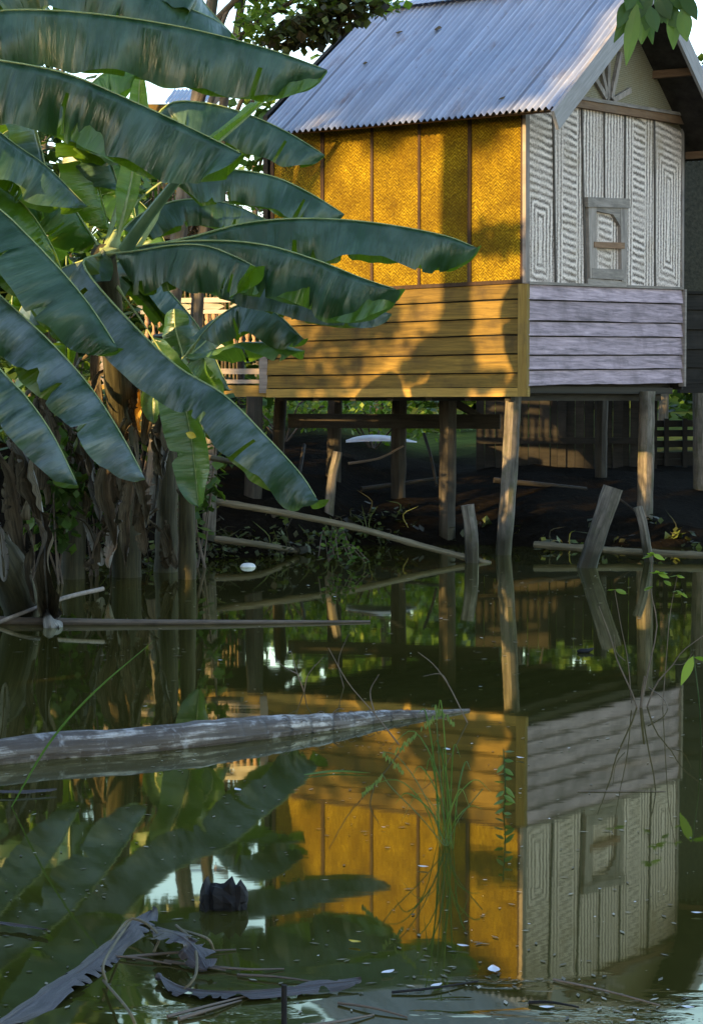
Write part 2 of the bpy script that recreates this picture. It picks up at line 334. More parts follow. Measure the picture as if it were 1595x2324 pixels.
M['yellow'] = mat_simple('yellow_leaf', (.45, .32, .03), (.62, .48, .06), 20, .5, .3, .2)
def mat_foliage(name, c1, c2, c3, trans=.3, rough=.5):
    t = NT(name); r = t.attr('rnd'); c = t.ramp(r, (0.0, c1), (.55, c2), (1.0, c3))
    p = t.princ(c, rough, spec=.35, finish=False); tr = t.n('ShaderNodeBsdfTranslucent'); t.put(tr.inputs[0], t.mix(1.0, c, (1.5, 1.6, .6), 'MULTIPLY'))
    mx = t.n('ShaderNodeMixShader'); mx.inputs[0].default_value = trans; t.t.links.new(p, mx.inputs[1]); t.t.links.new(tr.outputs[0], mx.inputs[2])
    return t.done(mx.outputs[0])
M['fol_dark'] = mat_foliage('dark_foliage', (.012, .03, .008), (.03, .06, .014), (.06, .10, .02))
M['fol_mid'] = mat_foliage('green_foliage', (.03, .06, .012), (.06, .12, .02), (.12, .19, .035))
M['fol_bright'] = mat_foliage('bright_foliage', (.06, .11, .015), (.12, .20, .03), (.22, .30, .05), .4)
M['fol_dry'] = mat_foliage('dry_foliage', (.03, .02, .01), (.09, .06, .035), (.2, .14, .07), .15)
M['fol_withered'] = mat_foliage('withered_foliage', (.02, .014, .008), (.035, .045, .014), (.09, .12, .03), .2)
M['weed'] = mat_foliage('weed_green', (.03, .07, .02), (.06, .125, .03), (.13, .18, .05), .3)
M['litter'] = mat_foliage('water_litter', (.03, .025, .012), (.12, .10, .05), (.34, .31, .24), 0.0)
M['white'] = mat_simple('white_plastic', (.7, .72, .75), (.82, .83, .85), 20, .4, .5, .05)
M['foam'] = mat_simple('pale_scum', (.5, .5, .55), (.75, .75, .82), 30, .5, .4, .2)
M['sheet'] = mat_simple('pale_tin', (.42, .42, .46), (.62, .62, .66), 6, .5, .4, .2)
M['mud'] = mat_simple('dark_mud', (.016, .013, .009), (.05, .042, .028), 3, .85, .2, .8)
def mat_ground():
    t = NT('earth_and_leaf_litter'); p = t.pos(); x, y, z = t.sep(p)
    n = t.noise(p, 2.2, 7, .7); n2 = t.noise(p, 14.0, 4, .7)
    c = t.ramp(n2, (.3, (.003, .0024, .0016)), (.62, (.009, .007, .0045)), (.8, (.04, .031, .019)))
    gr = t.ramp(n, (.3, (.035, .05, .012)), (.7, (.10, .13, .03)))
    far = t.math('MULTIPLY_ADD', y, .2, -4.7, clamp=True)
    c = t.mix(far, c, gr); t.princ(c, .95, spec=.02, normal=t.bump(n2, .8, .03)); return t.m
M['ground'] = mat_ground()
def mat_water():
    t = NT('pond_water'); p = t.pos(); x, y, z = t.sep(p)
    n1 = t.noise(t.scale(p, (1.0, 2.2, 1)), 2.2, 3, .5); n2 = t.noise(t.scale(p, (1, 1.6, 1)), 16.0, 3, .55)
    near = t.math('SUBTRACT', 4.62, y); near = t.math('MULTIPLY', near, 1.6, clamp=True)          # a breeze ruffles the near shore only
    gust = t.ramp(t.noise(t.scale(p, (1.2, 3.0, 1), (2.0, .35, 0)), 1.3, 3, .55), (.52, 0.0), (.66, 1.0))
    h = t.math('ADD', t.math('MULTIPLY', n1, .0006), t.math('MULTIPLY', n2, .00005))
    rip = t.noise(t.scale(p, (5.0, 17.0, 1)), 2.0, 3, .6, .8)
    h = t.math('ADD', h, t.math('MULTIPLY', t.math('MULTIPLY', rip, .010), t.math('MULTIPLY', near, gust)))
    nb = t.n('ShaderNodeBump'); nb.inputs['Strength'].default_value = 1.0; nb.inputs['Distance'].default_value = .35; t.put(nb.inputs['Height'], h)
    d = t.n('ShaderNodeBsdfDiffuse'); t.put(d.inputs[0], t.ramp(t.noise(p, .7, 3), (.3, (.036, .0345, .0075)), (.7, (.052, .049, .011))))
    g = t.n('ShaderNodeBsdfGlossy'); g.inputs['Roughness'].default_value = .025; t.put(g.inputs[0], (.84, .85, .66)); t.put(g.inputs['Normal'], nb.outputs[0])
    fr = t.n('ShaderNodeFresnel'); fr.inputs['IOR'].default_value = 1.6; t.put(fr.inputs['Normal'], nb.outputs[0])
    mx = t.n('ShaderNodeMixShader'); t.put(mx.inputs[0], t.math('MULTIPLY_ADD', fr.outputs[0], 1.15, .04, clamp=True)); t.t.links.new(d.outputs[0], mx.inputs[1]); t.t.links.new(g.outputs[0], mx.inputs[2])
    return t.done(mx.outputs[0])
M['water'] = mat_water()

# ------------------------------------------------------------------ setting: ground and water
def shore(x):      # distance of the far waterline along the view
    return 16.2 + 2.1*max(0, min(1, (x+1.6)/1.6)) + .25*math.sin(x*2.1) + .15*math.sin(x*5.3+1) - 2.0*max(0, min(1, (-x-2.3)/.8))
def ground_z(x, y):
    d = y - shore(x); dl = -3.4 - x if y < 16 else 1e-3*(y-16)
    d = max(d, min(-3.2 - x, 2.5)*1.0)
    if d < 0: z = max(-.9, d*.45)
    else: z = (.58+.26*max(0, min(1, (.9-x)/1.0)))*(1-math.exp(-d*.42)) + .02*d if d < 30 else (.58+.26*max(0, min(1, (.9-x)/1.0)))+.6
    return z + .05*noise.noise(V((x*1.3, y*1.3, 0))) + .07*noise.noise(V((x*3.7, y*3.7, 9))) + (.10*noise.noise(V((x*.4, y*.4, 5))) if d > 0 else 0)
def make_ground():
    xs = [-400, -150, -60, -30, -18, -12, -8] + [-6 + i*.25 for i in range(57)] + [9, 12, 18, 30, 60, 150, 400]
    ys = [-300, -100, -30, -10, 0, 4, 8] + [10+i*.25 for i in range(65)] + [28, 31, 36, 45, 60, 90, 150, 300, 900]
    mb = MB(); mb.grid([[V((x, y, ground_z(x, y))) for x in xs] for y in ys]); 
    o = mb.build('ground', M['ground'], smooth=True); o['kind'] = 'structure'
make_ground()
mb = MB(); mb.grid([[V((x, y, 0)) for x in (-60, -5, 0, 5, 60)] for y in (-40, 0, 5, 10, 24)])
o = mb.build('water', M['water']); o['kind'] = 'structure'

# ------------------------------------------------------------------ the stilt hut
U = V((-.8416, .540, 0)).normalized(); VV = V((.540, .8416, 0)).normalized()     # along the side wall, along the gable wall
NS = -VV; NG = -U
C0 = P(1192, 1162, 17.04); C0.z = 0
def side(s, z, o=0.0): return C0 + U*s + NS*o + V((0, 0, z))
def gab(s, z, o=0.0): return C0 + VV*s + NG*o + V((0, 0, z))
def on_side(x, y, o=0.0):
    p = hit(x, y, C0 + NS*o, NS); return ((p-C0).dot(U), p.z)
def on_gab(x, y, o=0.0):
    p = hit(x, y, C0 + NG*o, NG); return ((p-C0).dot(VV), p.z)
LS = on_side(608, 600)[0]; WG = on_gab(1548, 600)[0]
hut = thing('stilt_hut', C0 + U*LS/2 + VV*WG/2, 'woven bamboo hut on stilts over the pond, golden side wall, zinc roof', 'hut')
# roof: eave line, ridge line
EO, GO = .34, .42
ec = C0 - U*GO - VV*EO
def z_at(pt, x, y):      # height at which the sight line through (x, y) passes over a plan point
    d = ray(x, y); return (CAM + d*(pt.y/d.y)).z
EZ = z_at(ec, 1230, 246)
RZ = hit(1000, 3, C0 + VV*WG/2, VV).z
LR = on_side(590, 262, EO)[0] + .05
pitch = (RZ - EZ)/(WG/2 + EO)
def roof_z(v): return RZ - abs(v - WG/2)*pitch
def rp(u, v, dz=0.0): return C0 + U*u + VV*v + V((0, 0, roof_z(v) + dz))
def roof_slope(v0, v1, u0, u1, upface):
    mb = MB(); pit = .06; seg = 8; n = int((u1-u0)/pit*seg); rows = []; uvr = []; L = math.hypot(v1-v0, (v1-v0)*pitch)
    nv = 14
    for j in range(nv+1):
        t = j/nv; v = lerp(v0, v1, t); row = []; ur = []
        for i in range(n+1):
            u = lerp(u0, u1, i/n); dz = .0145*math.sin(2*math.pi*(u-u0)/pit) + .012*noise.noise(V((u*1.1, v*1.3, 2)))
            if j == 0: v_ = v + .012*noise.noise(V((math.floor((u-u0)/.76), 3, 1)))
            else: v_ = v
            row.append(rp(u, v_, dz)); ur.append((u, t*L))
        rows.append(row); uvr.append(ur)
    mb.grid(rows, uvr)
    if not upface: mb.f = [f[::-1] for f in mb.f]; mb.uv = [q[::-1] for q in mb.uv]
    return mb
roof = roof_slope(-EO, WG/2, -GO, LR, True).build('roof', M['roof'], hut, smooth=True)
far = roof_slope(WG+EO, WG/2, -GO, LR, False).build('rear_roof_slope', M['roof'], hut, smooth=True)
mb = MB()
rows = []
for k in range(9):
    a = math.pi*(k/8) ; rows.append([rp(u, WG/2, 0) + VV*(.13*-math.cos(a)) + V((0, 0, -.07*abs(math.cos(a)) + .045)) for u in [lerp(-GO-.01, LR, i/12) for i in range(13)]])
mb.grid(rows, [[(i*.3, k*.05) for i in range(13)] for k in range(9)])
mb.build('ridge_cap', M['roof'], roof, smooth=True)
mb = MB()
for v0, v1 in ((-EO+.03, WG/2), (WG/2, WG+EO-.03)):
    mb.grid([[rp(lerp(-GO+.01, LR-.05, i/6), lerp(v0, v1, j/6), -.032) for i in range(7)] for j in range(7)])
mb.build('eave_shade_sheet', M['eave_shade'], roof)  # dark sheet added under the roof, stands in for the eave shade
# barge boards on the gable rakes
for nm, va, vb in (('bargeboard', -EO-.02, WG/2), ('bargeboard', WG+EO+.02, WG/2)):
    mb = MB(); a = rp(-GO-.02, va, -.085); b = rp(-GO-.02, vb, -.085)
    mb.beam(a, b, .03, .17); mb.build(nm, M['barge'], hut)
# rafters and purlins under the overhang
mb = MB()
for v in (-.2, WG*.22, WG/2, WG*.78, WG+.2): mb.beam(rp(-GO+.02, v, -.07), rp(LR-.1, v, -.07), .05, .07)
mb.build('purlin', M['beam_brown'], hut)
# levels read at the three visible corners
lev = {}
def level(nm, yL, yC, yCg, yR):
    lev[nm] = (on_side(608, yL)[1], on_side(1192, yC)[1], on_gab(1192, yCg)[1], on_gab(1548, yR)[1])
level('board_top', 672, 641, 644, 657); level('board_bot', 883, 880, 876, 870); level('fascia_bot', 902, 900, 897, 890)
def zs(nm, s): a = lev[nm]; return lerp(a[1], a[0], s/LS)
def zg(nm, s): a = lev[nm]; return lerp(a[2], a[3], s/WG)
ztop = lambda v: roof_z(v) - .035
TOPS = ztop(0)
# inner core walls (dark) so that no gap shows through
mb = MB()
mb.prism([(0.02, zs('board_bot', 0)), (LS-.02, zs('board_bot', LS)), (LS-.02, TOPS), (.02, TOPS)], side, -.05, -.012)
mb.prism([(0.05, zg('board_bot', 0)), (WG-.02, zg('board_bot', WG)), (WG-.02, ztop(WG)), (WG/2, ztop(WG/2)), (.05, TOPS)], gab, -.05, -.012)
mb.prism([(0, zg('board_bot', 0)), (WG-.02, zg('board_bot', WG)), (WG-.02, ztop(WG)), (WG/2, ztop(WG/2)), (0, TOPS)], lambda s, z, o: gab(s, z, o) + U*(LS), -.05, .0)
mb.prism([(0, zs('board_bot', 0)), (LS, zs('board_bot', LS)), (LS, ztop(WG)), (0, ztop(WG))], lambda s, z, o: side(s, z, o) + VV*(WG-.0), -.04, .0)
mb.build('wall_lining', M['dark_wall'], hut)
# golden woven panels of the side wall
sx = [on_side(x, 480)[0] for x in (1188, 1066, 952, 845, 733, 620)]
rng = random.Random(5)
for i in range(5):
    a, b = sx[i], sx[i+1]
    mb = MB(); poly = [(a, zs('board_top', a)), (b, zs('board_top', b)), (b, TOPS), (a, TOPS)]
    mb.prism(poly, side, -.01, .004, uvc=(0, 0), rnd=rng.random()); mb.build('woven_panel', M['weave_gold'], hut)
for i, s_ in enumerate(sx):
    mb = MB(); wd = .026 if i in (2, 3) else .034
    if i == 0: wd = .05
    mb.prism([(s_-wd/2, zs('board_top', s_)), (s_+wd/2, zs('board_top', s_)), (s_+wd/2, TOPS), (s_-wd/2, TOPS)], side, .0, .016, rnd=rng.random()); mb.build('batten', M['batten'], hut)
def cladding(fn, L, ztopf, zbotf, n, seed, uvoff):
    mb = MB(); rr = random.Random(seed); cuts = [0]
    for i in range(n): cuts.append(cuts[-1] + rr.uniform(.8, 1.2))
    cuts = [c/cuts[-1] for c in cuts]
    for i in range(n):
        ra = rr.random(); N = 26
        rows = [[], [], [], []]; uvr = [[], [], [], []]
        for k in range(N+1):
            s = L*k/N; zt, zb = ztopf(s), zbotf(s); h = zt-zb
            t0 = zt - cuts[i]*h; t1 = zt - cuts[i+1]*h + .006*noise.noise(V((s*1.3, i*3.7, seed))) + .003*noise.noise(V((s*9, i*3.7, seed)))
            wv = .003*noise.noise(V((s*1.5, i*2.1, seed+4)))
            for r_, (o, z) in enumerate(((.003, t0-.007), (.024+wv, t1+.006), (.004, t1+.005), (-.010, t1+.005))):
                rows[r_].append(fn(s, z, o)); uvr[r_].append((s+uvoff, z))
        mb.grid(rows, uvr, ra)
        for k in (0, N): mb.face([rows[0][k], rows[1][k], rows[2][k]], None, ra)
    # nail heads
    return mb
mbx = cladding(side, LS, lambda s: zs('board_top', s), lambda s: zs('board_bot', s), 6, 3, 0)
mbx.build('plank_cladding', M['plank_brown'], hut)
mbx = cladding(gab, WG-.02, lambda s: zg('board_top', s), lambda s: zg('board_bot', s), 6, 8, 5)
mbx.build('plank_cladding', M['plank_grey'], hut)
# sill rails, corner trims, fascia, floor
mb = MB(); mb.prism([(0, zs('board_top', 0)-.004), (LS, zs('board_top', LS)-.004), (LS, zs('board_top', LS)+.028), (0, zs('board_top', 0)+.028)], side, .002, .022); mb.build('sill_rail', M['batten'], hut)
mb = MB(); mb.prism([(.0, zg('board_top', 0)-.004), (WG-.03, zg('board_top', WG)-.004), (WG-.03, zg('board_top', WG)+.02), (0, zg('board_top', 0)+.02)], gab, .004, .028); mb.build('sill_rail', M['trim_h'], hut)
mb = MB(); mb.beam(gab(-.012, zs('fascia_bot', 0)+.0, -.02), gab(-.012, zg('board_top', 0), -.02), .05, .085, NG); mb.build('corner_post', M['fascia'], hut)
mb = MB(); mb.beam(gab(WG-.01, zg('board_bot', WG)-.03, .012), gab(WG-.01, zg('board_top', WG), .012), .04, .06, NG); mb.build('corner_post', M['trim_grey'], hut)
mb = MB(); mb.prism([(-.03, zs('fascia_bot', 0)), (LS, zs('fascia_bot', LS)), (LS, zs('board_bot', LS)), (-.03, zs('board_bot', 0))], side, -.01, .03, rnd=.8); mb.build('fascia_board', M['fascia'], hut)
zf = min(zs('fascia_bot', 0), zg('fascia_bot', WG))
mb = MB(); mb.prism([(0.05, zf+.03), (LS, zf+.03), (LS, zf+.09), (0.05, zf+.09)], side, -WG+.1, -.02)
for k in range(7): mb.beam(side(.2 + k*(LS-.3)/6, zf+.01, -.05), side(.2+k*(LS-.3)/6, zf+.01, -WG+.1), .06, .09)
mb.build('floor', M['post_dark'], hut)
mb = MB(); mb.prism([(.02, zg('fascia_bot', 0)+.0), (WG, zg('fascia_bot', WG)+.0), (WG, zg('board_bot', WG)), (.02, zg('board_bot', 0))], gab, -.20, -.12); mb.build('floor_beam', M['post_dark'], hut)
# grey woven panels of the gable wall
def gpoly(pts): return [on_gab(x, y) for x, y in pts]
def gpanel(x0t, x1t, x0b, x1b, yt, cen, mode, gap, seed, yb=None, name='woven_panel', mat='weave_grey'):
    q = gpoly([(x0b, 640), (x1b, 640), (x1t, yt[1]), (x0t, yt[0])])
    q[0] = (q[0][0], zg('board_top', q[0][0])) if yb is None else on_gab(x0b, yb); q[1] = (q[1][0], zg('board_top', q[1][0])) if yb is None else on_gab(x1b, yb)
    q[2] = (q[2][0], min(q[2][1], ztop(q[2][0]))); q[3] = (q[3][0], min(q[3][1], ztop(q[3][0])))
    c = on_gab(*cen); mb = MB(); mb.prism(q, gab, -.012, .003, uvc=c, rnd=seed, mode=mode, gap=gap); return mb.build(name, M[mat], hut)
gpanel(1193, 1252, 1193, 1258, (200, 215), (1225, 545), 0, .16, .12)
gpanel(1252, 1317, 1258, 1326, (215, 240), (1291, 520), 1, .5, .37)
gpanel(1317, 1368, 1319, 1369, (240, 250), (1344, 430), 2, .5, .55, yb=452)
gpanel(1368, 1416, 1369, 1416, (250, 258), (1392, 430), 2, .5, .71, yb=452)
gpanel(1416, 1482, 1413, 1484, (258, 268), (1448, 470), 1, .5, .83)
gpanel(1482, 1548, 1484, 1547, (268, 285), (1515, 500), 0, .35, .95)
def gstrip(pts, wd, o0, o1, name, mat, parent=hut):
    a, b = [V((*on_gab(*p), 0)) for p in pts]; t = (b-a).normalized(); n_ = V((-t.y, t.x, 0))*wd/2
    q = [a-n_, b-n_, b+n_, a+n_]; mb = MB(); mb.prism([(k.x, k.y) for k in q], gab, o0, o1, rnd=rng.random()); return mb.build(name, M[mat], parent)
for a, b in (((1252, 226), (1258, 644)), ((1317, 245), (1326, 647)), ((1368, 252), (1369, 450)), ((1416, 258), (1414, 650)), ((1482, 270), (1484, 654))):
    gstrip((a, b), .026 if a[0] != 1368 else .018, 0, .014, 'batten', 'batten_grey')
gstrip(((1194, 255), (1194, 643)), .07, -.02, .012, 'corner_batten', 'trim_grey')
gstrip(((1547, 285), (1546, 655)), .05, -.02, .012, 'corner_batten', 'trim_grey')
# window
win = gstrip(((1322, 459), (1417, 462)), .085, .0, .05, 'window', 'trim_h')     # head board carries the window
def gq(pts, o0, o1, name, mat, parent, **k):
    mb = MB(); mb.prism(gpoly(pts), gab, o0, o1, rnd=rng.random(), **k); return mb.build(name, M[mat], parent)
fr_o, fr_i = .036, .006
gq([(1326, 467), (1344, 468), (1346, 632), (1330, 632)], fr_i-.004, fr_o, 'frame_stile', 'trim_grey', win)
gq([(1399, 470), (1415, 471), (1413, 640), (1402, 639)], fr_i-.004, fr_o, 'frame_stile', 'trim_grey', win)
gq([(1344, 468), (1399, 470), (1399.5, 514), (1391, 499), (1383, 487), (1344, 479)], fr_i-.004, fr_o-.003, 'frame_head', 'trim_h', win)
gq([(1338, 549), (1407, 551), (1407, 565), (1338, 562)], fr_i, fr_o+.008, 'frame_rail', 'beam_brown', win)
gq([(1334, 609), (1407, 612), (1406, 636), (1334, 632)], fr_i-.004, fr_o+.003, 'frame_rail', 'trim_h', win)
gq([(1327, 632), (1414, 639), (1414, 651), (1327, 646)], .0, .03, 'sill', 'trim_h', win)
mb = MB(); mb.prism(gpoly([(1335, 640), (1410, 640), (1410, 466), (1335, 466)]), gab, -.012, .002, uvc=on_gab(1372, 520), mode=1, rnd=.44, gap=.3); mb.build('woven_screen', M['weave_grey'], win)
# gable triangle, tie beam, sunburst
q = [on_gab(1230, 236), on_gab(1548, 285)]
mb = MB(); mb.prism([(q[0][0], on_gab(1280, 228)[1]), (WG, on_gab(1548, 280)[1]), (WG, ztop(WG)), (WG/2, ztop(WG/2)), (.0, ztop(0))], gab, -.02, -.002); mb.build('gable_panel', M['weave_dull'], hut)
gstrip(((1283, 230), (1548, 274)), .085, .0, .05, 'tie_beam', 'beam_brown')
gstrip(((1290, 221), (1545, 262)), .03, .01, .065, 'tie_beam_cap', 'trim_h')
for a, b in (((1341, 172), (1370, 222)), ((1357, 146), (1374, 226)), ((1376, 120), (1374, 226)), ((1404, 120), (1382, 224)), ((1425, 205), (1386, 228))):
    gstrip((a, b), .05, .0, .03, 'sunburst_slat', 'trim_grey')
# stilts
def stilt(pts, r, mat, Y, seed, name='stilt', parent=hut):
    a = [P(x, y, Y) for x, y in pts]; a[-1].z = -.7
    path = spline(a, 22); mb = MB(); n = len(path)
    mb.tube(path, [r*(1+.10*noise.noise(V((i*.5, seed*3.1, 1)))) for i in range(n)], 14, rnd=rng.random(), rough=.10, seed=seed, ridges=5); return mb.build(name, M[mat], parent, True)
stilt([(1164, 898), (1155, 1080), (1141, 1265), (1136, 1380)], .066, 'post', 17.3, 1)
stilt([(1467, 888), (1464, 1060), (1460, 1232), (1458, 1330)], .072, 'post', 19.1, 2)
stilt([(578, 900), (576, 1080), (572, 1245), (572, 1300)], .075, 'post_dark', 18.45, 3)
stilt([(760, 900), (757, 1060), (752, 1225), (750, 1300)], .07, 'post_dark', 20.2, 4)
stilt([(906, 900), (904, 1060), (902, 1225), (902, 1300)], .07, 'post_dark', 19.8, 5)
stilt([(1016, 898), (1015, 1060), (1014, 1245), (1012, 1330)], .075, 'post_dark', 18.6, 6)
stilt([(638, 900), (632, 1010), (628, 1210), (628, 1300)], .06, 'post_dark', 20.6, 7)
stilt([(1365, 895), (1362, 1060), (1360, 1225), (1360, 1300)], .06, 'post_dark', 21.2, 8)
mb = MB(); mb.beam(P(655, 955, 20.0), P(1135, 957, 19.4), .05, .14); mb.build('brace', M['post_dark'], hut)
mb = MB(); mb.beam(P(1085, 944, 20.2), P(1020, 905, 20.0), .05, .06); mb.beam(P(1010, 905, 19.9), P(1085, 945, 20.1), .05, .05); mb.build('diagonal_brace', M['post_dark'], hut)
# dry leaves lying on the zinc
def flat_leaf(c, r, n, seed, mat, name, label, cat, group=None, up=V((0, 0, 1)), curl=.3, asp=.5):
    rr = random.Random(seed); t = n.cross(V((rr.uniform(-1, 1), rr.uniform(-1, 1), rr.uniform(-1, 1)))).normalized(); b = n.cross(t); mb = MB(); rows = []
    for i in range(7):
        a = i/6; wd = math.sin(math.pi*min(1, max(.03, a*.94+.03)))*r*asp
        rows.append([c + t*(a-.5)*2*r + b*wd*k + n*(curl*r*(abs(k)*.5 + (a-.5)**2*2) + .004) for k in (-1, -.5, 0, .5, 1)])
    mb.grid(rows, [[(i*.05, k*.02) for k in range(5)] for i in range(7)], rr.random()); o = mb.build(name, mat, None, True); return tag(o, label, cat, group)
rn = (V((0, 0, 1)) - VV*pitch).normalized()
ro = rp(0, 0)
for i, (x, y, r, l) in enumerate(((995, 70, .045, 'brown curled leaf high on the zinc roof, larger of the upper pair'), (907, 78, .035, 'brown dry leaf on the zinc roof left of the larger one'),
        (1140, 228, .03, 'small dry leaf on the zinc roof just above the eave'), (830, 148, .03, 'small brown leaf on the left part of the zinc roof'))):
    flat_leaf(hit(x, y, ro, rn) + rn*.012, r, rn, 40+i, M['dead'], 'dry_leaf', l, 'leaf', 'dry leaves on the zinc roof', asp=.8)

# ------------------------------------------------------------------ veranda with turned railing, left of the hut
vd = thing('veranda', P(450, 880, 19.2), 'grey wooden veranda with turned spindle railing behind the banana leaves', 'veranda')
mb = MB(); mb.beam(P(215, 886, 19.0), P(606, 888, 18.5), .06, .105); mb.build('edge_beam', M['fascia'], vd)
mb = MB(); a = P(215, 872, 19.1); b = P(606, 873, 18.6); mb.face([a, b, b+V((.3, 2.4, 0)), a+V((.3, 2.4, 0))]); mb.build('deck', M['plank_brown'], vd)
mb = MB(); mb.beam(P(225, 842, 19.0), P(596, 843, 18.55), .05, .05); mb.beam(P(225, 866, 19.0), P(596, 866, 18.55), .05, .035); mb.build('lower_rail', M['trim_h'], vd)
for x in (232, 598):
    mb = MB(); mb.beam(P(x, 892, lerp(19.0, 18.5, (x-225)/370)), P(x, 690 if x > 300 else 795, lerp(19.0, 18.5, (x-225)/370)), .075, .075, V((0, 1, 0))); mb.build('post', M['trim_grey'], vd)
rl = MB(); rl.beam(P(322, 683, 19.4), P(592, 680, 19.0), .06, .045); rl.beam(P(322, 709, 19.4), P(592, 707, 19.0), .06, .035)
rl.beam(P(322, 786, 19.4), P(592, 785, 19.0), .06, .05)
for cx in (340, 410, 480, 550):       # pointed blocks between the two top rails
    Yc = lerp(19.4, 19.0, (cx-322)/270); q = [P(cx-30, 695, Yc), P(cx-8, 706, Yc), P(cx+8, 706, Yc), P(cx+30, 695, Yc), P(cx+8, 684, Yc), P(cx-8, 684, Yc)]
    rl.face(q); rl.face([p+V((0, .04, 0)) for p in q][::-1])
rl.build('rail', M['rail_paint'], vd)
for k in range(17):
    x = 334 + k*15.2; Yc = lerp(19.4, 19.0, (x-322)/270); a, b = P(x, 785, Yc), P(x, 711, Yc); mb = MB()
    prof = [.9, 1, 1, .55, .9, 1.05, .8, .5, .45, .6, .95, 1.05, .7, 1, 1, .95]
    mb.tube([a.lerp(b, i/15) for i in range(16)], [.023*p for p in prof], 8, rnd=rng.random()); mb.build('spindle', M['spindle'], vd, True)
for x in (300, 470):
    mb = MB(); a = P(x, 895, 19.1); mb.tube([a, V((a.x, a.y, -.5))], .06, 10, rough=.08); mb.build('stilt', M['post_dark'], vd, True)

# ------------------------------------------------------------------ neighbour hut on the right, far huts, fences behind
nb = thing('neighbour_hut', P(1600, 890, 21), 'dark shaded hut wall beyond the right edge of the grey gable', 'hut')
nd = V((1, .25, 0)).normalized(); nn = V((.25, -1, 0)).normalized(); n0 = P(1540, 900, 21.2); n0.z = 0
def nbf(s, z, o=0.0): return n0 + nd*s + nn*o + V((0, 0, z))
zz = lambda y: P(1570, y, 21.3).z
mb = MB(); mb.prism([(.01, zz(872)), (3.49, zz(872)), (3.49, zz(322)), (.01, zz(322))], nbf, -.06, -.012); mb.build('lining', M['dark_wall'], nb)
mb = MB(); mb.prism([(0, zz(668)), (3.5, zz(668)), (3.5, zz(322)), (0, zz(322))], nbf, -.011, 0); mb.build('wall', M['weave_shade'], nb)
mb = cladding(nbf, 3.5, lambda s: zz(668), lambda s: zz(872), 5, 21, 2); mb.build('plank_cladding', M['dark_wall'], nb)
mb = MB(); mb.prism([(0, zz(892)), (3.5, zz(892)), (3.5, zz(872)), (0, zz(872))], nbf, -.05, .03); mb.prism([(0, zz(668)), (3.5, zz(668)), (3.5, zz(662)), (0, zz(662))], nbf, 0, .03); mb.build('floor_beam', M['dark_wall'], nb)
mb = MB(); mb.grid([[nbf(s, zz(318)+t*1.1, .35-t*2.2) for s in [-.05+i*.02 for i in range(180)]] for t in (0, 1)]); 
for i, v in enumerate(mb.v): mb.v[i] = (v[0], v[1], v[2]+.012*math.sin((i % 180)*1.6))
mb.build('roof', M['roof'], nb, True)
mb = MB(); a = P(1589, 892, 21); mb.tube(spline([a, P(1590, 1080, 21), V((P(1591, 1240, 21).x, 21, -.6))], 12), .085, 12, rough=.1, rnd=.7); mb.build('stilt', M['post'], nb, True)
# far hut with rust-edged roof
fh = thing('far_hut', P(440, 400, 30), 'far hut with a short corrugated roof seen between the banana leaves', 'hut')
mb = MB(); A, B, Cc, D_ = P(372, 234, 30), P(478, 232, 30), P(505, 203, 31.5), P(395, 203, 31.5)
mb.grid([[A.lerp(B, i/60).lerp(D_.lerp(Cc, i/60), t) + V((0, 0, .015*math.sin(i*1.3))) for i in range(61)] for t in (0, .5, 1)], [[(i*.05, t) for i in range(61)] for t in (0, 1, 2)]); mb.build('roof', M['roof'], fh, True)
mb = MB(); mb.beam(B+V((.03, 0, .0)), Cc+V((.03, 0, .0)), .04, .14); mb.build('bargeboard', M['beam_brown'], fh)
mb = MB(); mb.prism([(-3.6, ground_z(-2.5, 30.4)-.1), (-2.1, ground_z(-2.5, 30.4)-.1), (-2.1, P(440, 236, 30.4).z), (-3.6, P(440, 236, 30.4).z)], lambda s, z, o: V((s, 30.4-o, z)), -.1, 0); mb.build('wall', M['plank_brown'], fh)
# vertical board screen under the hut, slatted fence
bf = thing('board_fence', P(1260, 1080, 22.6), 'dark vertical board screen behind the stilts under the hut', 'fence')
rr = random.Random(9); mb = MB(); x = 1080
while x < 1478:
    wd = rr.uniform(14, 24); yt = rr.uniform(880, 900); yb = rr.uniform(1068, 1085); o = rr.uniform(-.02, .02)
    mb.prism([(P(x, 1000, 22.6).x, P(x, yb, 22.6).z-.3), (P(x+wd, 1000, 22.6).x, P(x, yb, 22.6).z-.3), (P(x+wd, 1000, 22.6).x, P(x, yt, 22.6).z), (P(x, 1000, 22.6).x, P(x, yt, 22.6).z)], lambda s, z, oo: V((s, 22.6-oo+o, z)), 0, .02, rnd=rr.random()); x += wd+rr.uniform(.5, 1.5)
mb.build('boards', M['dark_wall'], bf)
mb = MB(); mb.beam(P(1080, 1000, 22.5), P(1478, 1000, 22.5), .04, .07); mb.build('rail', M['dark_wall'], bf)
sf = thing('slatted_fence', P(1530, 1040, 23), 'low slatted fence with bright gaps between the two right stilts', 'fence')
mb = MB()
for y in (962, 984, 1008, 1034, 1050): mb.beam(P(1478, y, 23), P(1640, y-2, 23), .03, .075)
mb.build('slats', M['dark_wall'], sf)
for x in (1482, 1511, 1553):
    mb = MB(); mb.beam(P(x, 950, 22.95), P(x, 1110, 22.95), .05, .05, V((0, 1, 0))); mb.build('post', M['dark_wall'], sf)
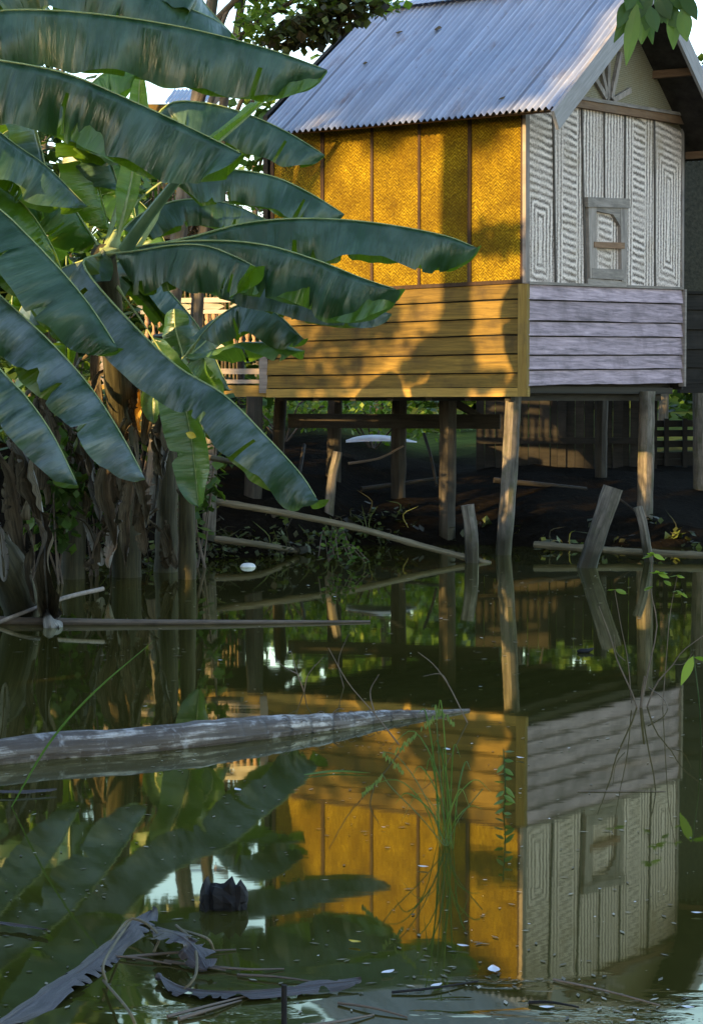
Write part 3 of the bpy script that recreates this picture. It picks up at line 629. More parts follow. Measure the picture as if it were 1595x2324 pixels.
# pale upturned boat under the hut
mb = MB(); rows = []
for i in range(13):
    t = i/12; wv = math.sin(math.pi*(.04+.92*t))**.6; c = P(lerp(785, 945, t), 1004 - 4*math.sin(math.pi*t), 21.5)
    rows.append([c + V((0, .32*wv*math.cos(a), (.085 - .05*t)*wv*math.sin(a)**.7)) for a in [math.pi*k/8 for k in range(9)]])
mb.grid(rows); o = mb.build('upturned_boat', M['sheet'], None, True); tag(o, 'pale upturned boat lying on the dark bank under the hut', 'boat')

# ------------------------------------------------------------------ banana plants
def leaf_parts(path, wd, thn, thf, seed, mat, parent, tears=5, name='leaf', sidev=None, ribmat='midrib', ripple=1.0, petiole=.10, rib_r=.007, taper_base=.14, label=None, splits=None):
    if splits is None: splits = 4 if wd > .19 else (2 if wd > .12 else 0)
    rr = random.Random(seed); N = 110; K = 7
    pts = spline(path, N); L = sum((pts[i+1]-pts[i]).length for i in range(N))
    tt = [(rr.uniform(.15, .97), rr.uniform(.25, .95), rr.choice((-1, 1)), rr.uniform(.003, .009)) for _ in range(tears)]
    spl = [(rr.uniform(.2, .88), rr.choice((-1, 1)), rr.uniform(.15, .7), rr.uniform(.004, .02)) for _ in range(splits)]
    mb = MB(); rnd = rr.random()
    rows = []; uvr = []; Lc = 0
    for i, p in enumerate(pts):
        t = i/N; T = (pts[min(i+1, N)] - pts[max(i-1, 0)]).normalized()
        if i: Lc += (p-pts[i-1]).length
        Sd = T.cross(V((0, 0, 1)))
        if sidev is not None: Sd = V(sidev)
        if Sd.length < .1: Sd = V((1, 0, 0))
        Sd = (Sd - T*Sd.dot(T)).normalized()
        if sidev is None and Sd.y > 0: Sd = -Sd               # Sd points at the viewer's side of the leaf
        Nn = Sd.cross(T).normalized()
        if Nn.z < 0 and sidev is None: Nn = -Nn
        tb = max(0, (t-petiole)/(1-petiole))
        prof = min(1, (tb/taper_base)**.75 if tb > 0 else 0)
        if tb > .66: prof *= max(.0, 1-((tb-.66)/.34)**2.4)**.55
        row = [None]*(2*K+1); ur = [None]*(2*K+1); row[K] = p; ur[K] = (Lc, 0)
        for sgn, th in ((1, thn), (-1, thf)):
            wloc = wd*prof*(1 + (.24 if sgn > 0 else .12)*noise.noise(V((t*L*3.2, seed*1.7, sgn))) + .022*noise.noise(V((t*21, seed*1.7, sgn))))
            for (tc, dep, sg, hw) in tt:
                if sg == sgn: wloc *= 1 - dep*.55*math.exp(-((t-tc)/hw)**2)
            sag = noise.noise(V((t*5+seed, sgn*3.3, seed*.77)))*.30*ripple
            for k in range(1, K+1):
                r = k/K; a = th + sag*r + .28*r
                q = p + (Sd*sgn*math.cos(a) - Nn*math.sin(a))*(wloc*r)
                off = ripple*wd/.3*((.13*r**1.3*noise.noise(V((t*L*3.6, seed+sgn*5, r*.5))) + .035*r*noise.noise(V((t*L*11, seed+sgn*7, r*.6))) + .005*r*math.sin(t*L*30 + seed + 4*noise.noise(V((t*7, seed, sgn))))))
                q = q + (Sd*sgn*math.sin(a) + Nn*math.cos(a))*off
                for (sc, ss, sr, sg_) in spl:
                    if ss == sgn and r > sr and abs(t-sc) < .06: q = q + T*(1 if t > sc else -1)*sg_*(r-sr)/(1-sr)*math.exp(-abs(t-sc)/.022)
                row[K+sgn*k] = q; ur[K+sgn*k] = (Lc, sgn*r*wd)
        rows.append(row); uvr.append(ur)
    # upper side must be the front face
    i0 = N//2; e1 = rows[i0][K+1]-rows[i0][K]; T = rows[i0+1][K]-rows[i0][K]
    i1 = int(petiole*N)
    def slit(i, j):
        a = (i+i1)/N; b = (i+i1+1)/N
        for (sc, ss, sr, sg_) in spl:
            if a <= sc < b:
                k = (j-K+1) if j >= K else (K-j)
                if (1 if j >= K else -1) == ss and (k-1)/K >= sr: return True
        return False
    mb.grid(rows[i1:], uvr[i1:], rnd, skip=slit)
    nrm = T.cross(e1)          # face order (i,j)(i,j+1)(i+1,j+1): normal = (j dir) x (i dir)
    nface = e1.cross(T); Sd0 = T.cross(V((0, 0, 1))) if sidev is None else V(sidev)
    if sidev is None:
        ref = V((0, -.5, 1)) 
    else: ref = V((0, -1, .2))
    if nface.dot(ref) < 0: mb.f = [f[::-1] for f in mb.f]; mb.uv = [q[::-1] for q in mb.uv]
    lf = mb.build(name, mat, parent, True)
    if label: lf['label'] = label
    if rib_r:
        rb = MB(); rb.tube([p - V((0, 0, rib_r*.45*(1-.8*i*3/N))) for i, p in enumerate(pts[:-1:3])], [rib_r*(2.2 if i/N < petiole*.6 else 1)*(1-.8*i/N) + .001 for i in range(0, N, 3)], 8); rb.build('midrib', M[ribmat], lf, True)
    return lf
def px(path, Y0, Y1):      # photo points with the distance running from Y0 to Y1
    n = len(path)-1; return [P(x, y, lerp(Y0, Y1, i/n)) for i, (x, y) in enumerate(path)]
D2 = math.radians
def pseudostem(pts, rads, plant, seed=0):
    path = spline(pts, 26); n = len(path); rad = [lerp(rads[0], rads[1], i/(n-1))*(1+.04*math.sin(i*1.7+seed)) for i in range(n)]
    mb = MB(); mb.tube(path, rad, 16, rough=.06, seed=seed); return mb.build('pseudostem', M['stem'], plant, True)
def dead_leaf(plant, pts, Y, wd, seed, mat='dead', petiole=.15, label=None):
    rr = random.Random(seed); a = rr.uniform(-.7, .7)
    return leaf_parts(px(pts, Y, Y + rr.uniform(-.25, .15)), wd*.62, D2(rr.uniform(10, 60)), D2(rr.uniform(10, 70)), seed, M[mat], plant, 12, 'dead_leaf', (math.cos(a), math.sin(a), .0), 'dead', 1.5, petiole, .006, .5, label, 7)

# plant one: its crown stands behind the veranda-side water, leaves arch to the right over the hut wall
A = thing('banana_plant', V((P(285, 1290, 15.2).x, 15.2, .05)), 'tall banana plant in the middle of the clump, leaves arching over the golden wall', 'banana plant', 'banana plants on the left bank')
crA = P(235, 575, 13.2)
pseudostem([V((P(290, 1290, 15.2).x, 15.2, -.2)), P(280, 1050, 14.8), P(262, 800, 14.0), crA], (.115, .08), A, 1)
B_ = M['banana']
leaf_parts([crA] + px([(420, 540), (560, 505), (700, 495), (850, 505), (1000, 532), (1082, 562)], 13.0, 12.6), .275, D2(62), D2(52), 11, B_, A, 4)                # long right leaf
leaf_parts([crA] + px([(360, 552), (480, 545), (600, 555), (720, 590), (820, 630), (902, 657)], 12.7, 12.0), .30, D2(66), D2(75), 12, B_, A, 5)
leaf_parts([crA] + px([(300, 570), (400, 555), (470, 558), (530, 580), (582, 606)], 12.5, 11.6), .265, D2(66), D2(66), 13, B_, A, 3)
leaf_parts([crA] + px([(330, 560), (470, 600), (620, 640), (760, 678), (888, 712)], 13.4, 13.1), .20, D2(55), D2(60), 14, M['banana_old_sheen'], A, 6)
leaf_parts([crA] + px([(300, 470), (400, 395), (520, 384), (620, 400), (700, 436), (782, 486)], 13.5, 13.6), .23, D2(58), D2(64), 15, B_, A, 5, petiole=.3)
leaf_parts([crA] + px([(300, 380), (370, 245), (460, 232), (560, 258), (650, 298), (738, 352)], 13.9, 13.9), .255, D2(58), D2(60), 16, B_, A, 4, petiole=.25)
leaf_parts([crA] + px([(280, 520), (330, 480), (420, 452), (520, 462), (610, 500)], 13.8, 14.2), .2, D2(50), D2(50), 17, B_, A, 4, petiole=.2)
leaf_parts([crA] + px([(190, 600), (280, 712), (400, 828), (510, 896), (600, 985), (680, 1072), (722, 1136)], 12.6, 11.4), .245, D2(38), D2(70), 18, M['banana_old_sheen'], A, 5, petiole=.05)
leaf_parts([crA] + px([(262, 480), (268, 420), (235, 330), (205, 310), (225, 420), (250, 520)], 13.6, 13.6), .24, D2(40), D2(40), 19, B_, A, 5, petiole=.3)
leaf_parts([crA] + px([(300, 560), (380, 445), (470, 345), (560, 265), (625, 205)], 13.3, 13.7), .085, D2(-50), D2(-40), 20, mat_leaf('young_leaf', (.14, .26, .03), (.18, .32, .04), (.14, .27, .03)), A, 1, ribmat='midrib', petiole=.55, rib_r=.02)
leaf_parts([P(262, 560, 13.0), P(285, 470, 13.0), P(300, 400, 13.1), P(312, 300, 13.1), P(318, 165, 13.2)], .085, D2(-35), D2(-50), 21, mat_leaf('rolled_leaf', (.13, .24, .03), (.17, .30, .04), (.14, .27, .03)), A, 0, sidev=(1, -.1, 0), petiole=.06, rib_r=.016, ripple=.3, taper_base=.3, label='upright half rolled new leaf')
mb = MB(); mb.tube(spline(px([(285, 565), (330, 500), (385, 430), (430, 372)], 12.8, 12.2), 14), [.045 - .0016*i for i in range(15)], 12); mb.build('petiole', M['petiole_blue'], A, True)
leaf_parts([crA] + px([(190, 590), (120, 620), (60, 680), (20, 760)], 13.0, 13.2), .27, D2(40), D2(50), 23, M['banana_old_sheen'], A, 4)
leaf_parts([crA] + px([(200, 520), (150, 450), (90, 420), (20, 450), (-40, 520)], 13.4, 13.2), .27, D2(45), D2(50), 24, M['banana_bright'], A, 4)
leaf_parts([crA] + px([(260, 640), (330, 740), (400, 860), (432, 980), (452, 1150)], 13.4, 13.5), .17, D2(20), D2(25), 25, B_, A, 4, sidev=(1, -.25, 0), petiole=.45)
for i, (pts, wd, mt) in enumerate((([(270, 700), (292, 760), (300, 860), (310, 960)], .12, 'dead'), ([(275, 760), (330, 800), (345, 900), (330, 1010)], .12, 'dead'), ([(270, 820), (215, 860), (190, 960), (200, 1080)], .13, 'dead'),
        ([(285, 900), (310, 960), (318, 1080), (340, 1190)], .14, 'dead'), ([(285, 950), (255, 1010), (235, 1120), (262, 1240)], .14, 'dead'), ([(290, 1000), (300, 1080), (290, 1180), (285, 1285)], .12, 'dead'),
        ([(262, 690), (232, 740), (225, 850), (240, 930)], .10, 'dead'), ([(280, 840), (318, 880), (322, 940), (330, 1000)], .08, 'dead_gold'))):
    dead_leaf(A, pts, 14.35 - .1*(i % 3), wd, 60+i, mt)

# plant two: crown outside the left edge, its big leaves cross the top left corner
Bp = thing('banana_plant', V((-2.75, 12.0, .05)), 'banana plant rooted at the left edge, huge blue-green leaves crossing the upper left corner', 'banana plant', 'banana plants on the left bank')
crB = P(-190, 210, 12.4)
pseudostem([W(75, 1392) + V((-.05, 0, -.05)), P(20, 1290, 11.6), P(-60, 1160, 11.8), P(-150, 800, 12.2), crB], (.115, .09), Bp, 2)
leaf_parts([crB] + px([(-90, 60), (0, 24), (180, 27), (400, 58), (600, 108), (742, 158)], 12.0, 11.8), .335, D2(68), D2(60), 31, B_, Bp, 5, petiole=.1)
leaf_parts([crB] + px([(-80, 130), (0, 136), (150, 166), (300, 228), (450, 298), (556, 352)], 11.8, 11.2), .335, D2(68), D2(70), 32, B_, Bp, 5, petiole=.1)
leaf_parts([crB] + px([(-100, 20), (40, -70), (200, -70), (330, -20), (480, 40), (520, 70)], 12.6, 13.2), .3, D2(50), D2(55), 33, B_, Bp, 5)
leaf_parts([crB] + px([(-100, 0), (100, -130), (300, -120), (420, -50), (475, 20), (545, 95)], 12.8, 13.4), .3, D2(45), D2(45), 34, B_, Bp, 5)
leaf_parts([crB] + px([(-140, 320), (-90, 420), (0, 474), (70, 540), (150, 625), (210, 700), (268, 790)], 12.0, 11.2), .30, D2(30), D2(80), 35, B_, Bp, 3)
leaf_parts([crB] + px([(-170, 420), (-110, 560), (0, 668), (110, 770), (200, 870), (270, 975), (330, 1086)], 11.7, 10.9), .25, D2(36), D2(72), 36, M['banana_old_sheen'], Bp, 5)
leaf_parts([crB] + px([(-180, 500), (-120, 690), (0, 836), (60, 900), (120, 985), (178, 1102)], 11.3, 10.8), .20, D2(34), D2(60), 37, M['banana_old_sheen'], Bp, 4)
leaf_parts([crB] + px([(-120, 220), (-40, 270), (40, 330), (110, 380), (200, 470)], 12.6, 13.0), .3, D2(48), D2(60), 38, B_, Bp, 4)
leaf_parts([crB] + px([(-100, 160), (30, 140), (160, 200), (260, 290), (300, 340)], 13.0, 13.6), .3, D2(50), D2(55), 39, B_, Bp, 4)
leaf_parts([crB] + px([(-130, 260), (-40, 380), (60, 470), (120, 560), (150, 640)], 12.8, 13.0), .26, D2(35), D2(70), 40, M['banana_bright'], Bp, 4)
# dry sheath that hangs from plant two down into the water
leaf_parts([P(20, 960, 11.9), P(70, 1060, 11.7), P(98, 1180, 11.6), P(104, 1300, 11.5), W(112, 1405), W(122, 1432)+V((0, 0, -.05))], .13, D2(50), D2(55), 44, M['dead'], Bp, 4, 'dead_leaf', (1, -.2, 0), 'dead_grey', 1.6, .02, .016, .25)
for i, (pts, wd, Y, mt) in enumerate((([(-40, 900), (30, 950), (60, 1050), (70, 1180)], .15, 11.9, 'dead'), ([(-30, 1000), (20, 1080), (40, 1180), (55, 1290)], .12, 11.8, 'dead'),
        ([(60, 1190), (75, 1230), (72, 1300), (80, 1370)], .10, 11.6, 'dead'), ([(-30, 1150), (-5, 1190), (5, 1250), (10, 1320)], .09, 11.4, 'dead_grey'))):
    dead_leaf(Bp, pts, Y, wd, 80+i, mt)
mb = MB(); mb.tube(spline([W(104, 1385, .06), W(112, 1412, .03), W(126, 1432, -.03)], 8), [.02, .022, .025, .03, .035, .045, .055, .06, .05], 12, rough=.2, seed=3); mb.build('dead_sheath_foot', M['dead_grey'], Bp, True)

# plant three: young plant in front of the railing
Cp = thing('banana_plant', V((P(430, 1200, 15).x, 15, .1)), 'young banana plant with short broad leaves in front of the veranda railing', 'banana plant', 'banana plants on the left bank')
crC = P(418, 815, 14.2)
pseudostem([V((P(425, 1240, 15.0).x, 15.0, -.1)), P(424, 1050, 14.6), crC], (.07, .035), Cp, 3)
leaf_parts([crC] + px([(480, 735), (548, 690), (620, 706), (690, 770)], 14.0, 13.4), .21, D2(55), D2(60), 51, B_, Cp, 3, petiole=.15)
leaf_parts([crC] + px([(470, 800), (540, 780), (620, 778), (692, 797)], 14.0, 13.5), .15, D2(-5), D2(20), 52, mat_leaf('light_leaf', (.07, .16, .03), (.10, .20, .04), (.10, .2, .02)), Cp, 2)
leaf_parts([crC] + px([(408, 780), (398, 740), (396, 700)], 14.2, 14.2), .11, D2(10), D2(10), 53, B_, Cp, 1, sidev=(1, -.1, 0))
leaf_parts([crC] + px([(460, 780), (500, 740), (545, 705)], 14.3, 14.5), .10, D2(20), D2(10), 54, B_, Cp, 1, sidev=(.6, -.3, -.6))
leaf_parts([crC] + px([(440, 850), (470, 880), (478, 930), (440, 975)], 13.9, 13.8), .14, D2(20), D2(30), 55, mat_leaf('green_leaf', (.06, .14, .03), (.08, .17, .03), (.10, .2, .02)), Cp, 2, sidev=(1, -.2, .2))
leaf_parts([crC] + px([(380, 850), (350, 900), (350, 960)], 14.1, 14.0), .10, D2(20), D2(30), 56, B_, Cp, 2, sidev=(1, -.2, .2))
# plants four and five: older stems at the water's edge, wrapped in dry leaves
for k, (x, Y, yb, lab, sd) in enumerate(((375, 15.6, 1290, 'banana stem wrapped in hanging brown leaves beside the young banana plant', 4), (165, 15.0, 1300, 'shaded old banana stem with grey hanging leaves near the left edge', 5))):
    Dp = thing('banana_plant', V((P(x, yb, Y).x, Y, .05)), lab, 'banana plant', 'banana plants on the left bank')
    cr = P(x-10, 760, Y-.3)
    pseudostem([V((P(x, yb, Y).x, Y, -.2)), P(x+5, 1050, Y-.1), cr], (.095, .06), Dp, sd)
    rr = random.Random(200+k)
    for j in range(0 if k == 0 else 5):
        a = rr.uniform(.9, 2.2) if k == 0 else rr.uniform(0, 6.28); e = cr + V((math.cos(a)*.9, math.sin(a)*.5+.3, .1)); m_ = cr.lerp(e, .5)+V((0, 0, .5))
        leaf_parts([cr, cr.lerp(m_, .5)+V((0, 0, .1)), m_, e, e+V((math.cos(a)*.25, 0, -.5))], .2, D2(45), D2(50), 210+k*10+j, B_, Dp, 5)
    for j in range(17):
        x0 = x+rr.uniform(-40, 40); y0 = rr.uniform(800, 1200); dx = rr.uniform(-70, 70); ln = rr.uniform(110, 190)
        dead_leaf(Dp, [(x0, y0), (x0+dx*.5, y0+ln*.18), (x0+dx*.8, y0+ln*.6), (x0+dx, min(y0+ln, 1292))], Y-.25, rr.uniform(.07, .14), 300+k*40+j, rr.choice(('dead', 'dead', 'dead_grey')), label=None)
for k in range(16):
    x0 = 285+rng.uniform(-40, 40); y0 = rng.uniform(820, 1200); dx = rng.uniform(-60, 60); ln = rng.uniform(90, 170)
    dead_leaf(A, [(x0, y0), (x0+dx*.5, y0+ln*.18), (x0+dx*.8, y0+ln*.6), (x0+dx, min(y0+ln, 1290))], 14.5, rng.uniform(.06, .13), 600+k, rng.choice(('dead', 'dead', 'dead', 'dead_grey')))
for k in range(16):
    x0 = 30+rng.uniform(-50, 70); y0 = rng.uniform(880, 1120); dx = rng.uniform(-50, 50); ln = rng.uniform(90, 170)
    dead_leaf(Bp, [(x0, y0), (x0+dx*.5, y0+ln*.18), (x0+dx*.8, y0+ln*.6), (x0+dx, min(y0+ln, 1300))], 12.3, rng.uniform(.05, .12), 650+k, rng.choice(('dead', 'dead', 'dead_grey')))
# plant behind the others, mostly seen as dark leaves in the gaps
Ep = thing('banana_plant', V((P(110, 1280, 19.6).x, 19.6, .1)), 'rearmost banana plant, dark leaves filling the gaps at the upper left', 'banana plant', 'banana plants on the left bank')
crE = P(120, 470, 19.0); pseudostem([V((P(110, 1280, 19.6).x, 19.6, -.1)), P(115, 800, 19.3), crE], (.12, .07), Ep, 9)
for k, (pts, wd) in enumerate((([(160, 360), (230, 330), (290, 400), (310, 500)], .28), ([(90, 330), (40, 290), (-20, 330), (-60, 420)], .3), ([(170, 420), (260, 420), (340, 480), (380, 560)], .28), ([(70, 420), (10, 430), (-40, 520), (-60, 620)], .3),
        ([(140, 380), (170, 250), (230, 170), (310, 160)], .28), ([(100, 360), (60, 220), (20, 150), (-40, 170)], .3), ([(90, 520), (60, 570), (30, 660), (30, 760)], .28), ([(180, 400), (300, 330), (400, 330), (470, 400)], .25))):
    leaf_parts([crE] + px(pts, 19.0, 18.8), wd*1.25, D2(40+3*k), D2(48), 950+k, M['banana_bright' if k % 2 == 0 else 'banana'], Ep, 5)
o = flat_leaf(P(434, 988, 13.3), .036, V((.1, -1, .15)).normalized(), 5, M['yellow'], 'yellow_leaf', 'small bright yellow leaf hanging before the dark banana stems', 'leaf', asp=.65)

def blade(mb, path, wd, r, n=10, face=V((0, -1, .2))):
    p = spline(path, n); rows = []
    for i, c in enumerate(p):
        t = (p[min(i+1, n)]-p[max(i-1, 0)]).normalized(); s_ = t.cross(face).normalized(); w_ = wd*math.sin(math.pi*(.12+.86*(i/n)))**.8; rows.append([c-s_*w_, c+V((0, -.0008, 0)), c+s_*w_])
    mb.grid(rows, None, r)
# ------------------------------------------------------------------ trees and shrubs
def leaves(mb, c, rad, n, size, rr, droop=.3, hollow=.0, asp=.45):
    for _ in range(n):
        while True:
            q = V((rr.uniform(-1, 1), rr.uniform(-1, 1), rr.uniform(-1, 1)))
            if hollow < q.length < 1: break
        p = V(c) + V((q.x*rad[0], q.y*rad[1], q.z*rad[2])); s = size*rr.uniform(.6, 1.25)
        d = V((rr.uniform(-1, 1), rr.uniform(-1, 1), rr.uniform(-1, .6)-droop)).normalized(); b = d.cross(V((rr.uniform(-.4, .4), rr.uniform(-.4, .4), 1))).normalized()*s*asp; nn_ = b.cross(d).normalized()
        m = p + d*s*.5 - nn_*s*.08; r = rr.random()
        mb.face([p, m+b*.95+nn_*s*.1, p+d*s*.98, m], None, r); mb.face([p, m, p+d*s*.98, m-b*.95+nn_*s*.1], None, r)
def tree(name, base, top, rad0, label, clumps, mat, n, size, seed, parent_clump=None, cat='tree', group=None, droop=.3):
    rr = random.Random(seed); base = V(base); top = V(top)
    t = thing(name, base, label, cat, group); mb = MB()
    mid = base.lerp(top, .5) + V((rr.uniform(-.15, .15), rr.uniform(-.15, .15), 0)); tr = spline([base+V((0, 0, -.3)), mid, top], 14)
    mb.tube(tr, [lerp(rad0, rad0*.45, i/14) for i in range(15)], 12, rough=.08, seed=seed)
    for c, r_ in clumps:
        a = tr[rr.randint(8, 14)]; b = V(c)
        if (b-a).length > .2: mb.tube(spline([a, a.lerp(b, .5)+V((0, 0, .15*(b-a).length)), b], 8), [lerp(rad0*.38, rad0*.08, i/8) for i in range(9)], 7)
        for j in range(3):
            e = b + V((rr.uniform(-1, 1)*r_[0], rr.uniform(-1, 1)*r_[1], rr.uniform(-.8, .8)*r_[2]))*.8; mb.tube(spline([b, b.lerp(e, .5)+V((0, 0, .05)), e], 5), [rad0*.08, rad0*.07, rad0*.06, rad0*.05, rad0*.04, rad0*.02], 5)
    mb.build('trunk', M['post'], t, True)
    tot = sum(r_[0]*r_[2] for c, r_ in clumps); mb = MB()
    for c, r_ in clumps: leaves(mb, c, r_, int(n*r_[0]*r_[2]/tot)+1, size, rr, droop)
    mb.build('crown', mat, t); return t
def blob(x, y, Y, rx, ry, dz=.5): return (P(x, y, Y), (rx*mpp(Y), dz, ry*mpp(Y)))
tree('tree', (-1.75, 17.6, .3), P(500, -120, 17.4), .10, 'tree with small leaves reaching over the left end of the zinc roof', [blob(590, 20, 16.9, 55, 45), blob(650, -30, 16.9, 90, 50), blob(560, -60, 17.2, 90, 50), blob(800, 0, 16.6, 70, 26), blob(880, -5, 16.6, 50, 24), blob(570, 60, 16.8, 40, 45), blob(720, 0, 16.7, 60, 40)], M['fol_bright'], 800, .085, 71)
tree('tree', (-1.45, 17.9, .3), P(560, -60, 17.3), .07, 'dark half withered tree hanging before the upper left of the roof', [blob(690, 62, 16.5, 62, 40, .3), blob(640, 80, 16.6, 50, 26, .3), blob(735, 50, 16.5, 30, 50, .3), blob(770, 20, 16.5, 50, 44, .3), blob(830, 10, 16.5, 50, 26, .3)], M['fol_withered'], 700, .10, 72)
# right tree outside the frame whose big leaves hang in at the top right corner
tr_ = thing('tree', (3.9, 15.4, -.5), 'tree beyond the right edge, big drooping leaves hanging before the gable peak', 'tree')
mb = MB(); k0 = V((3.9, 15.4, -.5)); br = P(1480, -60, 15.0)
mb.tube(spline([k0, k0+V((-.1, 0, 2.4)), k0+V((-.4, 0, 4.6)), k0+V((-.5, .1, 6.5))], 14), [.14-.006*i for i in range(15)], 12, rough=.08); mb.tube(spline([k0+V((-.36, 0, 4.3)), P(1600, -130, 15.2), br, P(1425, 5, 14.9)], 12), [.04-.0028*i for i in range(13)], 8)
mb.build('trunk', M['post'], tr_, True)
def big_leaf(mb, a, b, wd, r, tw=0.0):
    a, b = V(a), V(b); t = (b-a); L = t.length; t.normalize(); sd = V((math.cos(tw), math.sin(tw)*-1, .1)); sd = (sd - t*sd.dot(t)).normalized(); nn_ = sd.cross(t)
    rows = []
    for i in range(8):
        q = i/7; wv = math.sin(math.pi*(.04+.94*q**.85))*wd; c = a + t*L*q - nn_*.0 + V((0, 0, -.05*L*q*q)); rows.append([c - sd*wv + nn_*.15*wv, c, c + sd*wv + nn_*.15*wv])
    mb.grid(rows, None, r)
mb = MB(); rr = random.Random(4)
for (x0, y0, x1, y1, wd, r) in ((1440, 5, 1392, 92, 11, .3), (1445, 10, 1420, 142, 13, .9), (1460, 20, 1455, 96, 14, .8), (1430, 0, 1400, 60, 12, .2), (1475, 15, 1490, 70, 14, .2), (1500, 5, 1540, 60, 16, .3), (1530, 20, 1527, 108, 13, .85), (1545, 20, 1558, 90, 14, .7),
        (1510, -10, 1500, 50, 15, .15), (1550, -20, 1580, 42, 16, .1), (1470, -20, 1450, 40, 15, .1), (1520, -30, 1560, 30, 15, .2), (1490, -20, 1520, 40, 16, .15), (1460, -10, 1480, 95, 12, .5), (1420, -20, 1465, 20, 13, .6), (1440, -30, 1420, 20, 14, .3)):
    Y = 15.0+rr.uniform(-.2, .2); big_leaf(mb, P(x0, y0, Y), P(x1, y1, Y-rr.uniform(0, .15)), wd*mpp(Y)*1.35, r, rr.uniform(-.7, .7))
leaves(mb, P(1600, -160, 15.3), (.6, .6, .35), 120, .2, rr, .6)
mb.build('crown', M['fol_mid'], tr_)
# background trees and bushes on the far ground (left of and behind the hut)
bgs = [((-5.0, 25), 5.2, 'fol_dark', 'dark bushy tree far behind the left banana leaves'), ((-4.3, 29), 6.4, 'fol_mid', 'tall green tree left of the far hut'), ((-7.4, 31), 8.0, 'fol_dark', 'tallest dark tree beyond the left edge of the clump'), ((-6.2, 21.5), 4.2, 'fol_dark', 'dark tree on the bank behind the left stems'),
       ((-2.4, 27.6), 3.6, 'fol_mid', 'green tree in front of the far hut'), ((-1.6, 33), 5.0, 'fol_mid', 'green tree seen through the stilts behind the hut'), ((.4, 32), 5.2, 'fol_bright', 'bright green tree seen between the stilts'), ((2.6, 33), 5.4, 'fol_mid', 'green tree hidden behind the hut'), ((5.2, 34), 5.6, 'fol_dark', 'dark green tree behind the slatted fence'), ((-2.3, 24.5), 1.5, 'fol_dark', 'dark green shrub behind the veranda'), ((-3.9, 19.5), 2.6, 'fol_dark', 'dark tree on the bank left of the veranda')]
for i, ((x, y), h, mt, lab) in enumerate(bgs):
    z0 = ground_z(x, y); rr = random.Random(500+i); cl = []
    for j in range(11): cl.append((V((x+rr.uniform(-1.3, 1.3), y+rr.uniform(-.8, .8), z0+h*rr.uniform(.08, .95))), (rr.uniform(.5, .9), rr.uniform(.5, .9), rr.uniform(.35, .6)*h/2.6)))
    tree('tree', (x, y, z0), (x, y, z0+h*.75), .09, lab, cl, M[mt], 2300, .2, 520+i)
mb = MB(); rr = random.Random(44)
for i in range(64):
    x = -16 + i*.5; leaves(mb, (x, 46+rr.uniform(-2, 2), .9+rr.uniform(.8, 2.6)), (1.1, 1.2, 1.5+.5*rr.random()), 130, .62, rr); leaves(mb, (x, 46+rr.uniform(-2, 2), 3.2+rr.uniform(.0, 1.9)), (.9, 1.2, 1.2), 110, .6, rr)
o = mb.build('far_wood', M['fol_mid']); o['kind'] = 'stuff'; tag(o, 'green wood far behind the hut', 'wood')
def shrub(x, y, r, h, n, size, mat, lab, seed, name='shrub'):
    z0 = ground_z(x, y); rr = random.Random(seed); t = thing(name, (x, y, z0), lab, 'shrub'); st = MB(); mb = MB()
    for j in range(6):
        e = V((x+rr.uniform(-r, r), y+rr.uniform(-r, r)*.6, z0+h*rr.uniform(.4, .9))); st.tube(spline([V((x, y, z0-.05)), V((x, y, z0)).lerp(e, .6)+V((0, 0, .1)), e], 5), .012, 5); leaves(mb, e, (r*.6, r*.5, h*.33), n//6, size, rr)
    st.build('stem', M['twig'], t, True); mb.build('foliage', M[mat], t)
shrub(-2.75, 17.2, .6, 1.5, 500, .11, 'fol_mid', 'green shrub on the left bank behind the old banana stems', 1)
shrub(-1.9, 18.2, .6, 1.0, 420, .10, 'fol_dark', 'dark shrub on the bank under the veranda', 2)
shrub(-.75, 22.5, .7, .55, 500, .07, 'fol_bright', 'bright leafy shrub behind the left stilts under the hut', 3)
shrub(.25, 24.0, .9, .7, 600, .08, 'fol_bright', 'bright green shrub in the gap behind the middle stilts', 4)
shrub(-3.3, 14.3, .6, 1.3, 420, .12, 'fol_dark', 'dark shrub beside the leaning banana stem at the left edge', 6)
for (x, y, sd, lab) in ((225, 15.2, 21, 'thin-stemmed sapling between the dry banana stems'), (420, 16.0, 22, 'thin-stemmed sapling right of the dry banana stems'), (110, 14.6, 23, 'thin-stemmed sapling left of the dry banana stems')):
    rr = random.Random(sd); b = V((P(x, 1290, y).x, y, 0)); t = thing('sapling', b, lab, 'sapling'); st = MB(); mb = MB()
    for j in range(9):
        e = b + V((rr.uniform(-.28, .28), rr.uniform(-.2, .2), rr.uniform(.7, 1.7))); p_ = spline([b+V((rr.uniform(-.2, .2), rr.uniform(-.1, .1), -.15)), b.lerp(e, .6)+V((rr.uniform(-.08, .08), 0, 0)), e], 8); st.tube(p_, .008, 5, rnd=rr.random())
        for q_ in p_[3:]: leaves(mb, q_, (.10, .10, .10), 7, .11, rr)
    st.build('stems', M['twig'], t, True); mb.build('foliage', M['fol_mid'], t)
mb = MB(); rr = random.Random(66)
for i in range(110):
    x = rr.uniform(-2.2, .7) if i % 6 else rr.uniform(.7, 4.2); y = shore(x) + rr.uniform(-.15, .9)*rr.random(); z = max(0, ground_z(x, y)); leaves(mb, (x, y, z+.03), (.10, .08, .05+.06*rr.random()), 9, rr.uniform(.05, .11), rr)
    if rr.random() < .4: blade(mb, [V((x, y, z-.02)), V((x+rr.uniform(-.06, .06), y, z+.12)), V((x+rr.uniform(-.16, .16), y-.05, z+rr.uniform(.12, .26)))], .005, rr.random(), 6)
